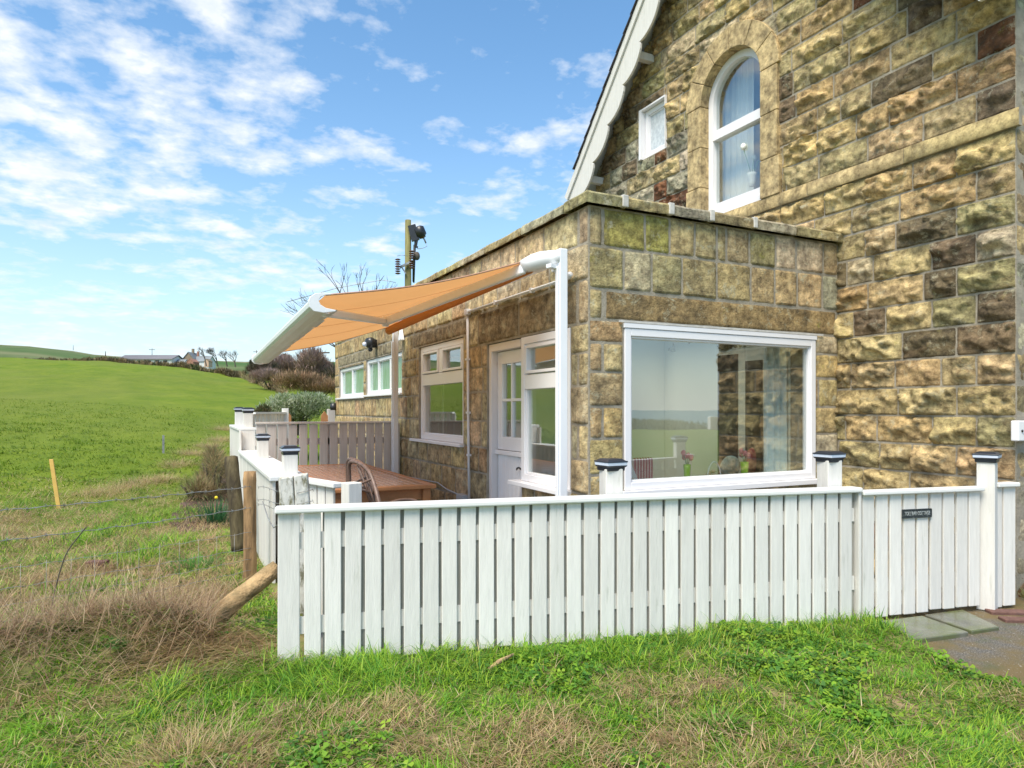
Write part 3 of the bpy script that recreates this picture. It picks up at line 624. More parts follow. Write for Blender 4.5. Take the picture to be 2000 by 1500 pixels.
# roof, verge and bargeboard
def yz(t, n): return (-.678*t+.735*n, .735*t+.678*n)   # along-slope t, out-of-roof n
T0 = (3.86*-.678+4.83*.735)
def roof_side(flip):
    F_ = (lambda y: 2.54-y) if flip else (lambda y: y); s = MB()
    y0, z0 = yz(.84, 6.11); tr = (-.678*1.27+.735*((6.11-.735*1.27)/.678)); y1, z1 = yz(tr, 6.11)
    nn = 18
    for k in range(nn):
        t0 = .84+(tr-.84)*k/nn; t1 = .84+(tr-.84)*(k+1)/nn+.02
        q = [yz(t0, 6.118), yz(t1, 6.10), yz(t1, 6.092), yz(t0, 6.108)]
        pp = [(2.25, F_(y), z) for y, z in q]; s.prism(pp, (7.0, 0, 0))
    return s.build('roof', M_slate, cottage)
roof_side(False); roof_side(True)
def barge(flip):
    F_ = (lambda y: 2.54-y) if flip else (lambda y: y)
    tr = (-.678*1.27+.735*((6.0-.735*1.27)/.678)); lower = []
    t = .60
    while t < tr-.30:          # ogee scallops: a quick notch then a long bulge
        for q in np.linspace(0, 1, 12): lower.append((t+.50*q, 5.775-.085*math.sin(math.pi*q)**.7-.035*q))
        t += .50
    trr = (-.678*1.27+.735*((5.77-.735*1.27)/.678)); lower.append((trr, 5.77))
    foot = [(.55+.10*math.cos(a), 5.84+.12*math.sin(a)) for a in np.linspace(1.2*math.pi, .55*math.pi, 8)][::-1]
    poly = [yz(tt, n) for tt, n in ([(tr, 6.04)]+[(.44, 6.04), (.40, 5.93), (.42, 5.80), (.50, 5.72), (.58, 5.74)]+lower)]
    s = MB(); s.prism([(2.30, F_(y), z) for y, z in poly], (.03, 0, 0)); b = s.build('bargeboard', M_white, cottage, bevel=.003)
    s = MB(); q = [yz(.44, 6.092), yz(tr, 6.092), yz(tr, 6.0), yz(.44, 6.0)]; s.prism([(2.275, F_(y), z) for y, z in q], (.024, 0, 0)); s.build('verge_moulding', M_white, b, bevel=.003)
    s = MB(); q = [yz(.50, 6.08), yz(tr, 6.08), yz(tr, 6.04), yz(.50, 6.04)]; s.prism([(2.331, F_(y), z) for y, z in q], (6.8, 0, 0)); s.build('soffit', M_farwhite, cottage)
    for tt in (.86, 2.45, 3.9):
        y, z = yz(tt, 5.80); s = MB(); s.obox((2.46, F_(y), z), (.128, 0, 0), (0, .04, 0), (0, 0, .045)); s.build('purlin_end', M_white, cottage, bevel=.004)
barge(False); barge(True)

# ---- the extension
ext = thing('flat_roofed_extension', (0, 0, 0), 'low flat roofed stone block extension with white windows and stable door', 'extension')
W_BIG = (.30, 2.30, .85, 2.085)
H_W1 = (2.36, 3.79, 1.09, 2.20); H_DR = (1.045, 1.76, -.02, 2.065); H_TW = (.245, 1.045, .84, 2.065); H_F2 = (4.49, 6.38, 1.67, 2.215); H_F1 = (6.54, 8.33, 1.655, 2.18)
slab_wall('front_mortar_wall', ext, 'Y', 0, (.30, 2.59, -.05, 2.905), .26, M_mortar, [W_BIG])
slab_wall('side_mortar_wall', ext, 'X', 0, (0, 8.69, -.05, 2.905), .30, M_mortar, [H_W1, H_DR, H_TW, H_F2, H_F1])
m = MB(); m.box((.301, 8.4, -.05), (5, 8.69, 2.9)); m.build('rear_wall', M_farstone, ext)
m = MB(); m.box((.10, .10, 2.76), (2.588, .32, 2.86)); m.box((.10, 2.05, 2.76), (2.588, 8.6, 2.86)); m.box((.10, .3201, 2.76), (1.15, 2.0499, 2.86)); m.box((2.25, .3201, 2.76), (2.588, 2.0499, 2.86)); m.build('flat_roof', M_roofing, ext)  # roof opening added above the front room to let daylight in
m = MB(); m.box((1.10, .29, 2.87), (2.30, 2.10, 2.88)); m.build('added_rooflight', M_glass, ext)  # added glazing, hidden behind the parapet, brightens the front room
def colf(a, b):
    if b > 2.6: return pick((OLIVE, 4), (TAN, 3), (PALE, 1), ((.33, .30, .10), 2))
    if b > 2.3: return pick((TAN, 4), (PALE, 2), (OLIVE, 2), (GREYB, 1))
    return pick((GOLD, 3), (TAN, 4), (ORG, .6), (PALE, 3))
rows = [-.02, .27, .50, .76, .98, 1.24, 1.47, 1.72, 1.93, 2.095, 2.315, 2.62, 2.905]
L_BIG = (.14, 2.56, 2.095, 2.315)
s1 = courses(0, 2.59, rows, (.20, .40), colf, .016, [W_BIG, L_BIG, (1.19, 2.59, 2.9, 3)], (.30, .12))
s1 += [(*L_BIG[:2], 2.097, 2.31, .012, (.33, .24, .12))]
stone_grid('front_stonework', ext, 'Y', 0, s1, M_block, .0045, .022, None, 'block')
def cols(a, b):
    if b < 1.0: return pick(((.46, .37, .23), 4), (TAN, 2), ((.44, .31, .17), 3), (PALE, 1))
    if a > 4: return pick(((.46, .37, .20), 4), (TAN, 3), ((.46, .33, .18), 2))
    return pick(((.56, .45, .28), 4), ((.50, .42, .26), 3), (PALE, 1.5), ((.50, .38, .24), 1.5))
rows2 = [-.02, .27, .56, .84, 1.085, 1.34, 1.62, 1.86, 2.07, 2.385, 2.64, 2.905]
LS = [(2.26, 4.02, 2.205, 2.375), (.16, 1.98, 2.072, 2.38), (4.44, 8.42, 2.215, 2.385)]
s2 = courses(0, 8.69, rows2, (.26, .52), cols, .017, [H_W1, H_DR, H_TW, H_F2, H_F1]+LS, (.14, .30))
s2 += [(LS[0][0], LS[0][1], LS[0][2], LS[0][3], .012, (.26, .21, .14)), (LS[1][0], 1.10, LS[1][2], LS[1][3], .012, (.32, .25, .155)), (1.10, LS[1][1], LS[1][2], LS[1][3], .012, (.26, .21, .14)), (LS[2][0], 6.45, LS[2][2], LS[2][3], .012, (.32, .27, .18)), (6.45, LS[2][1], LS[2][2], LS[2][3], .012, (.30, .26, .18))]
stone_grid('side_stonework', ext, 'X', 0, s2, M_block, .004, .026, None, 'block')
# coping
def coping(name, pts):
    Vs, Fs = [], []; n0 = 0; cs = []
    for (x0, y0, x1, y1, z0, z1) in pts:
        nx = max(3, int((x1-x0)/.05)+2); ny = max(3, int((y1-y0)/.05)+2)
        tc_ = MB(); gx = np.linspace(x0, x1, nx); gy = np.linspace(y0, y1, ny)
        ring = [(gx[i], y0) for i in range(nx)]+[(x1, gy[j]) for j in range(1, ny)]+[(gx[i], y1) for i in range(nx-2, -1, -1)]+[(x0, gy[j]) for j in range(ny-2, 0, -1)]
        ring = np.array(ring); nr = len(ring); cen = np.array([(x0+x1)/2, (y0+y1)/2])
        lay = []
        for zz, ins in ((z0, .004), (z0+.012, 0), (z1-.018, 0), (z1, .02)):
            d = cen-ring; L = np.linalg.norm(d, axis=1)[:, None]; q = ring+d/L*ins; nz = fbm(ring[:, 0]*9+3, ring[:, 1]*9+zz*30, 61, 3)-.5
            q = q+(d/L)*nz[:, None]*.022; lay.append(np.column_stack([q, np.full(nr, zz)+nz*.016]))
        V = np.vstack(lay+[np.array([[*cen, z1+.004]])]); i = np.arange(nr); i2 = (i+1) % nr
        for k in range(3): Fs.append(np.stack([n0+k*nr+i, n0+k*nr+i2, n0+(k+1)*nr+i2, n0+(k+1)*nr+i], -1))
        Fs.append(np.stack([n0+3*nr+i, n0+3*nr+i2, np.full(nr, n0+4*nr), np.full(nr, n0+4*nr)], -1)[:, :4])
        Vs.append(V); n0 += len(V); cs.append(np.tile(jc(OLIVE if random.random() < .7 else GREYB, .15), (len(V), 1)))
    F_ = np.vstack(Fs); good = F_[:, 2] != F_[:, 3]; 
    tri = F_[~good][:, :3]; quad = F_[good]
    V = np.vstack(Vs); C = np.vstack(cs)
    me = bpy.data.meshes.new(name); o_ = np.array(wloc(ext)); me.from_pydata((V-o_).tolist(), [], quad.tolist()+tri.tolist()); me.update()
    ca = me.color_attributes.new('Col', 'FLOAT_COLOR', 'POINT'); c4 = np.ones((len(V), 4), np.float32); c4[:, :3] = C; ca.data.foreach_set('color', c4.ravel())
    me.materials.append(M_block); ob = bpy.data.objects.new(name, me); COL.objects.link(ob); ob.parent = ext; return ob
jx = [-.06]+[onY(u, 400, -.05).x for u in (1221, 1311, 1390, 1474, 1556)]+[2.588]
cp = [(jx[k]+.006, -.055, jx[k+1]-.006, .26, 2.905, 2.992) for k in range(6)]
yy = .265
while yy < 8.6: L = random.uniform(.55, .8); cp.append((-.055, yy+.005, .26, min(yy+L, 8.72), 2.905, 2.975+random.uniform(-.006, .008))); yy += L
coping('coping_stones', cp)
for k, x in enumerate(jx[1:5]):
    m = MB(); m.box((x-.027+k*.003, -.064, 2.91), (x+.024, -.02, 2.998)); m.build('mortar_dab', M_lime, ext, bevel=.006)
# big front window: outer frame, head strip, one clear pane, sill
w = std_window('picture_window', ext, 'Y', 0, .305, 2.295, .86, 2.045, -.07, .012, .055, mullw=.04, sill=None)
m = MB(); m.box((.295, -.018, 2.047), (2.305, .07, 2.083)); m.build('head_strip', M_upvc, w, bevel=.003)
m = MB(); m.box((.26, -.05, .815), (2.33, .07, .858)); m.build('sill', M_upvc, w, bevel=.005)
m = MB(); m.box((.25, -.02, 2.085), (2.38, -.012, 2.10)); m.build('rough_mortar_line', M_lime, ext)
# side windows and stable door
w1 = std_window('casement_window', ext, 'X', 0, 2.375, 3.78, 1.10, 2.195, -.10, -.02, .06, bars=[('h', 1.80, 2.43, 3.72, .13), ('v', 3.10, 1.87, 2.135, .12)], sill=(2.34, 4.0, .055, .035))
m = MB()
for a0, a1 in ((2.445, 3.035), (3.165, 3.71)):
    for p in ((a0, a0+.028, 1.875, 2.13), (a1-.028, a1, 1.875, 2.13), (a0+.028, a1-.028, 1.875, 1.90), (a0+.028, a1-.028, 2.105, 2.13)): winbox(m, 'X', 0, *p, -.08, -.012)
m.build('top_light_sash', M_upvc, w1, bevel=.003)
std_window('band_window', ext, 'X', 0, 4.495, 6.375, 1.675, 2.21, -.10, -.02, .05, bars=[('v', 5.12), ('v', 5.75)], glassm=M_frost, sill=(4.45, 6.42, .04, .03), mullw=.045)
std_window('band_window', ext, 'X', 0, 6.545, 8.325, 1.66, 2.175, -.10, -.02, .05, bars=[('v', 7.43)], glassm=M_frost, sill=(6.46, 8.5, .04, .03), mullw=.045)
tw = std_window('tall_window', ext, 'X', 0, .25, 1.05, .85, 2.06, -.07, .005, .06, bars=[('h', 1.68, .31, .99, .12)], sill=(.235, 1.16, .08, .04))
m = MB()
for p in ((.33, .36, 1.75, 1.985), (.94, .97, 1.75, 1.985), (.36, .94, 1.75, 1.775), (.36, .94, 1.96, 1.985)): winbox(m, 'X', 0, *p, -.05, .012)
m.build('top_light_sash', M_upvc, tw, bevel=.003)
# stable door set back in a deep frame
m = MB(); winbox(m, 'X', 0, 1.70, 1.758, 0, 2.06, -.14, -.015); winbox(m, 'X', 0, 1.052, 1.10, 0, 2.06, -.14, -.02); winbox(m, 'X', 0, 1.10, 1.70, 1.99, 2.06, -.14, -.015)
dfr = m.build('door_frame', M_pinkwood, ext, bevel=.004)
door = MB(); D0, D1 = 1.105, 1.695
winbox(door, 'X', 0, D0, D0+.10, 1.08, 1.985, -.12, -.075); winbox(door, 'X', 0, D1-.10, D1, 1.08, 1.985, -.12, -.075); winbox(door, 'X', 0, D0+.10, D1-.10, 1.08, 1.20, -.12, -.075); winbox(door, 'X', 0, D0+.10, D1-.10, 1.87, 1.985, -.12, -.075)
winbox(door, 'X', 0, 1.39, 1.415, 1.20, 1.87, -.115, -.078); winbox(door, 'X', 0, D0+.10, D1-.10, 1.525, 1.55, -.114, -.079)
winbox(door, 'X', 0, D0-.0, D1+.02, 1.035, 1.075, -.12, -.05)
for k in range(7): winbox(door, 'X', 0, D0+k*.0845, D0+k*.0845+.081, .03, 1.03, -.12, -.08)
winbox(door, 'X', 0, D0, D1, .03, 1.03, -.12, -.087)
dr = door.build('stable_door', M_upvc, ext, bevel=.003)
m = MB(); winbox(m, 'X', 0, D0+.09, D1-.09, 1.19, 1.88, -.10, -.096); m.build('pane', M_glass, dr)
m = MB(); m.tube([(.055, 1.16, .93), (.045, 1.19, .945), (.05, 1.235, .935), (.06, 1.26, .92)], .008, 6); m.build('handle', M_dark, dr)
# interior of the front room
m = MB()
room = MB()
Z1 = 2.62
slab_wall('side_room_lining', ext, 'X', .304, (.27, 8.39, 0, Z1), .02, M_cream, [H_W1, H_DR, (.30, 1.045, .84, 2.065), (4.49, 8.33, 1.655, 2.215)])
slab_wall('front_room_lining', ext, 'Y', .264, (.326, 2.56, 0, Z1), .02, M_cream, [W_BIG])
m = MB(); m.box((2.555, .285, 0), (2.585, 8.38, Z1)); m.box((.327, .285, 2.5), (2.554, .32, 2.53)); m.box((.327, 2.05, 2.5), (2.554, 8.38, 2.53)); m.box((.327, .3201, 2.5), (1.15, 2.0499, 2.53)); m.box((2.25, .3201, 2.5), (2.554, 2.0499, 2.53)); m.build('room_wall', M_cream, ext)  # ceiling left open under the added roof glazing
m = MB(); m.box((.31, .27, 0), (2.55, 8.38, .02)); m.build('room_floor', M_floorin, ext)
YP = 2.32
def pan(u0, u1, v0, v1): a = onY(u0, 700, YP).x; b = onY(u1, 700, YP).x; return (a, b, onY(u0, v1, YP).z, onY(u1, v0, YP).z)
m = MB(); m.box((.33, YP, .02), (2.55, YP+.06, 2.49)); m.build('partition_wall', M_cream, ext)
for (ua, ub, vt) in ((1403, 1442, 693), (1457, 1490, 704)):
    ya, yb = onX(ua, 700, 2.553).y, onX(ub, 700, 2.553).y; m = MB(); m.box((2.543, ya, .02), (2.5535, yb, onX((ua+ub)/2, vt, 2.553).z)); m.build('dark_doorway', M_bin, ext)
c_ = curtain('curtain', None, M_curt, (onY(1492, 700, .42).x, .42, 0), (onY(1555, 700, .34).x, .34, 0), .25, 2.25, 5, .03, org=(1.9, .38, .25)); tag(c_, 'pale aqua curtain drawn to the right side of the big window', 'curtain')
# things just inside the big window
t = thing('dining_table', (1.2, .75, .02), 'pale table just inside the big window', 'table')
m = MB(); m.box((.60, .40, .74), (1.75, 1.15, .775)); m.build('tabletop', M_pinkwood, t, bevel=.004)
for x in (.64, 1.71):
    for y in (.44, 1.11): m = MB(); m.box((x-.025, y-.025, .02), (x+.025, y+.025, .74)); m.build('leg', M_pinkwood, t)
tulips((onY(1342, 900, .5).x, .5, .777), 4, M_pinkfl, 'left of the two lime green vases of pink flowers inside the big window', M_greenvase, .20, .030, .035, .085, head=.022, group='green vases of pink flowers')
tulips((onY(1454, 900, .5).x, .5, .777), 4, M_pinkfl, 'right green vase of pink flowers, in front of the red cushion', M_greenvase, .20, .036, .035, .085, head=.022, group='green vases of pink flowers')
t = thing('pebble_bowl', (onY(1388, 940, .55).x, .55, .777), 'heap of tan pebbles with a white loop handle on the window table', 'bowl'); bx_, by_, bz_ = t.location
m = MB()
for k in range(34):
    a = k*2.4; rr = .075*math.sqrt(random.random()); zz = bz_+.03+(1-rr/.08)*random.uniform(.02, .15); m.ball((bx_+rr*math.cos(a), by_+rr*math.sin(a), zz), .02, 6, 5, (1, 1, .8), .15)
m.build('pebbles', M_pebble, t); MB().lathe((bx_, by_, bz_), [(.06, 0), (.085, .03), (.088, .045), (.08, .045)], 16).build('bowl', M_cushg, t)
m = MB(); m.tube([(bx_+.08*math.cos(a)+.04, by_, bz_+.04+.17*math.sin(a)) for a in np.linspace(0, math.pi, 10)], .007, 6); m.build('handle', M_upvc, t)
def cushion(c, r, sc, mat, lab, rot=0):
    m = MB(); m.ball((0, 0, 0), r, 14, 10, sc); n = [(x*(1+.25*abs(y/r)), y*(1+.25*abs(x/r)), z) for x, y, z in m.v]
    Rm = Matrix.Rotation(rot, 3, 'Y'); m.v = [tuple(Rm @ Vector(p)+Vector(c)) for p in n]; o = m.build('cushion', mat, org=c, smooth_all=True); tag(o, lab, 'cushion')
cushion((onY(1478, 920, .95).x, .95, .93), .17, (.9, .35, .9), M_cushr, 'dark red cushion on the seat behind the window', .4)
cushion((onY(1430, 925, .95).x, .98, .88), .14, (.9, .35, .8), M_cushg, 'sage patterned cushion beside the pebbles', -.5)
t = thing('striped_chair', (.52, .62, .02), 'red and white striped chair at the left side of the big window', 'chair')
m = MB(); m.box((.40, .55, .42), (.66, .90, .47)); m.build('seat', M_stripe, t, bevel=.01)
m = MB(); xa, xb = onY(1238, 900, .5).x, onY(1277, 900, .5).x; m.box((xa, .50, .47), (xb, .54, 1.05)); m.build('backrest', M_stripe, t, bevel=.02)
for x in (.42, .64):
    for y in (.57, .88): m = MB(); m.box((x-.015, y-.015, .02), (x+.015, y+.015, .42)); m.build('leg', M_bamboo, t)
m = MB(); px = onY(1233, 940, .40); qx = onY(1246, 940, .40); m.prism([(px.x-.02, .40, .83), (qx.x+.03, .40, .83), (px.x-.02, .40, 1.05)], (0, .012, 0)); tag(m.build('sail_ornament', M_upvc, org=(px.x, .4, .83)), 'white sail shaped ornament in the lower left corner of the big window', 'ornament')
m = MB(); m.box((.33, .286, .80), (2.5, .40, .825)); m.build('window_board', M_upvc, ext)

# ------------------------------------------------------------------ fittings on the side wall
t = thing('conduit_pipe', (-.03, 2.15, .55), 'white conduit pipe running along the wall and down beside the stable door', 'pipe')
m = MB(); m.tube([(-.035, .25, 2.42), (-.035, 2.14, 2.42)], .0135, 8); m.build('horizontal_run', M_upvc, t)
m = MB(); m.tube([(-.035, 2.165, 2.40), (-.035, 2.15, 1.5), (-.035, 2.12, .55)], .0135, 8); m.build('vertical_run', M_upvc, t)
m = MB(); m.box((-.06, 2.135, 2.39), (-.012, 2.20, 2.45)); m.build('corner_box', M_upvc, t, bevel=.005)
m = MB(); m.tube([(-.04, .26, 2.42), (-.045, .20, 2.425), (-.05, .17, 2.44)], .022, 10); m.build('end_elbow', M_upvc, t)
for y in (.8, 1.5): m = MB(); m.box((-.052, y-.012, 2.40), (-.014, y+.012, 2.44)); m.build('clip', M_upvc, t)
for z in (1.0, 1.42, 1.95): m = MB(); m.box((-.054, 2.11+.03*(z-1), z-.01), (-.016, 2.15+.04*(z-1), z+.01)); m.build('clip', M_upvc, t)
m = MB(); m.box((-.09, 2.15, .42), (-.022, 2.34, .60)); tag(m.build('junction_box', M_grey, org=(-.05, 2.25, .42), bevel=.008), 'grey junction box at the foot of the white conduit', 'junction box')
m = MB(); m.tube([tuple(Vector((-.045, onX(u, v, 0).y, onX(u, v, 0).z))) for u, v in [(905, 966), (880, 955), (862, 942), (840, 938), (820, 934), (800, 930)]], .007, 6); tag(m.build('cable', M_grey, org=(-.05, 2.5, .6)), 'grey cable sagging along the wall behind the table', 'cable')
t = thing('security_light', (-.06, 5.74, 2.42), 'black twin security light on the wall under the awning', 'security light')
m = MB(); m.box((-.05, 5.69, 2.36), (-.012, 5.79, 2.48)); m.build('bracket', M_dark, t, bevel=.005)
m = MB(); m.lathe((-.16, 5.66, 2.42), [(.03, 0), (.075, .02), (.08, .09), (.05, .12)], 12, (.8, .5, .1)); m.build('lamp_head', M_dark, t)
m = MB(); m.ball((-.19, 5.70, 2.40), .035, 8, 6); m.build('lens', M_capw, t)
m = MB(); m.ball((-.10, 5.72, 2.33), .035, 8, 6); m.build('sensor', M_dark, t)
t = MB(); t.prism([(-.02, 4.30, 2.34), (-.02, 4.46, 2.34), (-.02, 4.385, 2.50)], (-.045, 0, 0)); tag(t.build('alarm_box', M_upvc, org=(-.03, 4.38, 2.34), bevel=.008), 'small white triangular alarm box beside the awning post', 'alarm box')
bxa = onY(1988, 845, GY0-.06).x; bxz = onY(1988, 862, GY0-.06).z
t = thing('electrical_box', (bxa, GY0, bxz), 'white electrical box fixed to the cottage corner at the right edge', 'electrical box')
m = MB(); m.box((bxa, GY0-.065, bxz), (bxa+.2, GY0-.014, bxz+.14)); m.build('casing', M_upvc, t, bevel=.008)
for x, z in ((bxa+.04, bxz+.07), (bxa+.09, bxz+.09), (bxa+.07, bxz+.05)): m = MB(); m.lathe((x, GY0-.065, z), [(.009, 0), (.009, .006), (.006, .007)], 8, (0, -1, 0)); m.build('socket_hole', M_dark, t)
m = MB(); m.lathe((-.05, 8.60, 1.50), [(.06, -.06), (.07, 0), (.05, .07)], 10); tag(m.build('wall_lantern', M_dark, org=(-.05, 8.6, 1.5)), 'black lantern at the far corner of the extension', 'lantern')

# ------------------------------------------------------------------ awning
aw_ = thing('awning', (-.2, 2.3, 0), 'orange fabric folding arm awning on white posts over the patio', 'awning')
AY0, AY1 = .44, 4.22
for y, zt in ((.12, 2.60), (4.28, 2.44)):
    m = MB(); m.box((-.182, y-.028, 0), (-.117, y+.028, zt)); m.box((-.197, y-.018, 0), (-.1821, y+.018, zt-.13)); p_ = m.build('post', M_alu, aw_, bevel=.006)
m = MB(); m.box((-.175, .166, 2.505), (-.12, 4.2, 2.56)); m.build('torsion_bar', M_alu, aw_, bevel=.004)
m = MB(); m.tube([(-.25, AY0, 2.52), (-.25, 4.22, 2.44)], .05, 14); m.build('fabric_roller', M_fabric, aw_)
m = MB(); m.tube([(-.16, .10, 2.54), (-.18, .17, 2.545), (-.22, .28, 2.545), (-.25, .36, 2.54), (-.28, .46, 2.53)], [.044, .056, .066, .064, .052], 16); m.build('shoulder_cover', M_alu, aw_)
def awp(x, y, dz=0):
    t_ = (-.25-x)/1.50; f_ = (y-AY0)/(AY1-AY0); zr = 2.575-.085*f_; zb = 2.20-.11*f_; return (x, y, zr+(zb-zr)*t_-.045*math.sin(math.pi*t_)*1.0+.02*math.sin(math.pi*f_)+dz)
nx, ny = 26, 30; V = [awp(-.25-1.50*i/nx, AY0+(AY1-AY0)*j/ny) for i in range(nx+1) for j in range(ny+1)]
Fc = [(i*(ny+1)+j, i*(ny+1)+j+1, (i+1)*(ny+1)+j+1, (i+1)*(ny+1)+j) for i in range(nx) for j in range(ny)]
fb = np_mesh('fabric', V, Fc, M_fabric, aw_, smooth=True)
for j, nm in ((0, 'hem'), (ny, 'hem')):
    m = MB(); m.tube([V[i*(ny+1)+j] for i in range(nx+1)], .006, 6); m.build(nm, M_teaktop, aw_)
for k in range(1, 4):
    j = int(ny*k/4); m = MB(); m.tube([Vector(V[i*(ny+1)+j])-Vector((0, 0, .001)) for i in range(nx+1)], .0012, 5); m.build('seam', M_fabric, aw_)
# front bar: hollow half-round profile with a lip, with shaped end plates
prof = [(-1.76, .075), (-1.81, .070), (-1.850, .045), (-1.872, .005), (-1.870, -.035), (-1.85, -.062), (-1.80, -.075), (-1.74, -.080), (-1.742, -.070), (-1.80, -.060), (-1.845, -.040), (-1.858, .0), (-1.84, .038), (-1.80, .058), (-1.76, .064)]
def bc(y): return 2.145-.105*(y-AY0)/(AY1-AY0)
prof = [(-1.80+(x+1.80)*.72, z*.70) for x, z in prof]
m = MB(); ys = (AY0-.02, AY1); n = len(prof); vs = [(x, y, z+bc(y)) for y in ys for x, z in prof]; m._add(vs, [(i, (i+1) % n, n+(i+1) % n, n+i) for i in range(n)]+[tuple(range(n-1, -1, -1)), tuple(range(n, 2*n))])
fb_ = m.build('front_bar', M_alug, aw_)
endp = [(-1.70, .085), (-1.77, .088), (-1.83, .075), (-1.868, .045), (-1.885, .0), (-1.875, -.05), (-1.84, -.085), (-1.76, -.095), (-1.66, -.075), (-1.66, -.062), (-1.74, -.050), (-1.785, -.022), (-1.80, .012), (-1.785, .045), (-1.74, .068), (-1.70, .074)]
endp = [(-1.80+(x+1.80)*.78, z*.72) for x, z in endp]
for y in (AY0-.035, AY1+.005): m = MB(); m.prism([(x, y, z+bc(y)) for x, z in endp], (0, .02, 0)); m.build('end_plate', M_alu, aw_, bevel=.003)
# fabric lip hanging inside the bar
m = MB(); vv = []
for j in range(61):
    y = AY0+.05+(AY1-AY0-.1)*j/60; w = .012*math.sin(j*.9)+.008*math.sin(j*2.3); vv += [(-1.76, y, bc(y)-.052), (-1.72+w, y, bc(y)-.060-abs(w)*.6), (-1.67+w*1.6, y, bc(y)-.03+w*.6)]
np_mesh('valance_lining', vv, [(3*j+k, 3*j+k+1, 3*j+k+4, 3*j+k+3) for j in range(60) for k in range(2)], M_alug, aw_, smooth=True)
def solve_arm(u, v):
    best = None
    for d in np.arange(4.2, 8.2, .01):
        p = at(u, v, d); e = abs(p.z-(awp(max(min(p.x, -.25), -1.75), p.y)[2]-.075))
        if -1.8 < p.x < -.2 and (best is None or e < best[0]): best = (e, p)
    return best[1]
EL = solve_arm(753, 628); SH = Vector((-.30, .42, 2.50)); HD = Vector((-1.74, AY0+.10, bc(AY0)-.045))
m = MB(); m.bar(SH, EL, .045, .075); m.build('upper_arm', M_alu, aw_, bevel=.012)
m = MB(); m.bar(EL+(HD-EL)*.02, HD, .04, .06); m.build('forearm', M_alu, aw_, bevel=.012)
m = MB(); m.lathe(EL+Vector((0, 0, -.045)), [(.028, 0), (.035, .02), (.035, .075), (.028, .09)], 12); m.build('elbow', M_alu, aw_)
m = MB(); m.bar((-.20, .16, 2.46), (-.115, .16, 2.46), .05, .04); m.bar((-.26, .12, 2.47), (-.2, .14, 2.47), .05, .03); m.build('bracket', M_alu, aw_, bevel=.004)

# ------------------------------------------------------------------ fences
def tilt_picket(m, s0, s1, z0, z1, off, th=.018):
    a = random.uniform(-.002, .002); p = [fp(s0+random.uniform(-.002, .002), z0, off), fp(s1+random.uniform(-.002, .002), z0, off), fp(s1+a, z1, off), fp(s0+a, z1, off)]
    m.prism([tuple(x) for x in p], tuple(FN*th))
def cap(parent, x, y, z, name='cap_light', ang=0., w=.075):
    m = MB(); c_, s__ = math.cos(ang), math.sin(ang); ax = Vector((c_, s__, 0)); ay = Vector((-s__, c_, 0)); C_ = Vector((x, y, z))
    def fr(r0, z0, r1, z1):
        q = [C_+ax*(i*r)+ay*(j*r)+Vector((0, 0, zz)) for r, zz in ((r0, z0), (r1, z1)) for i, j in ((-1, -1), (1, -1), (1, 1), (-1, 1))]
        m._add(q, [(0, 3, 2, 1), (4, 5, 6, 7), (0, 1, 5, 4), (1, 2, 6, 5), (2, 3, 7, 6), (3, 0, 4, 7)])
    m.mi = 0; fr(w*.80, -.012, w*.82, .008); fr(w*.86, .0081, w*.97, .018)
    m.mi = 1; fr(w*.94, .0181, w*.96, .036)
    m.mi = 0; fr(w*1.0, .0361, w*.98, .044); fr(w*.88, .0441, w*.62, .056)
    return m.build(name, [M_capb, M_capw], parent, bevel=.002)
ff = thing('picket_fence', tuple(fp(1.7, .2)), 'long white close-boarded picket fence running across the front of the patio', 'fence')
m = MB(); tilt_picket(m, -.004, .097, .22, .945, 0)
k = 1
while .117+.0975*(k-1) < 3.3:
    s0 = .117+.0975*(k-1)*.9985; tilt_picket(m, s0, s0+.0805-.0000*k, .215-.018*s0+random.uniform(-.008, .008), .945, 0); k += 1
m.build('pickets', M_white, ff, bevel=.004)
m = MB()
for z0, z1 in ((.345, .43), (.765, .845)): m.prism([tuple(fp(s, z, -.0005)) for s, z in ((.0, z0), (3.345, z0), (3.345, z1), (.0, z1))], tuple(-FN*.008))
m.build('back_rails', M_white, ff)
m = MB(); m.prism([tuple(fp(s, z, -.009)) for s, z in ((.205, .17), (3.345, .15), (3.345, .94), (.205, .94))], tuple(-FN*.012)); m.build('backing_panel', M_backing, ff)
m = MB(); m.prism([tuple(fp(s, .9455, o)) for s, o in ((-.018, .045), (3.37, .045), (3.37, -.05), (-.018, -.05))], (0, 0, .030)); m.build('top_rail', M_whitecap, ff, bevel=.008)
m = MB(); m.prism([tuple(fp(s, .12, o)) for s, o in ((3.352, .03), (3.372, .03), (3.372, -.05), (3.352, -.05))], (0, 0, .82)); m.build('end_stile', M_white, ff, bevel=.003)
angF = math.atan2(FD.y, FD.x)
for s_p, zt in ((1.79, 1.115), (3.26, 1.135)):
    m = MB(); c_ = fp(s_p, 0, -.115); m.obox((c_.x, c_.y, zt/2), FD*.052, FN*.052, (0, 0, zt/2)); p_ = m.build('post', M_white, ff, bevel=.005); cap(p_, c_.x, c_.y, zt, 'cap_light', angF+.22, .070)
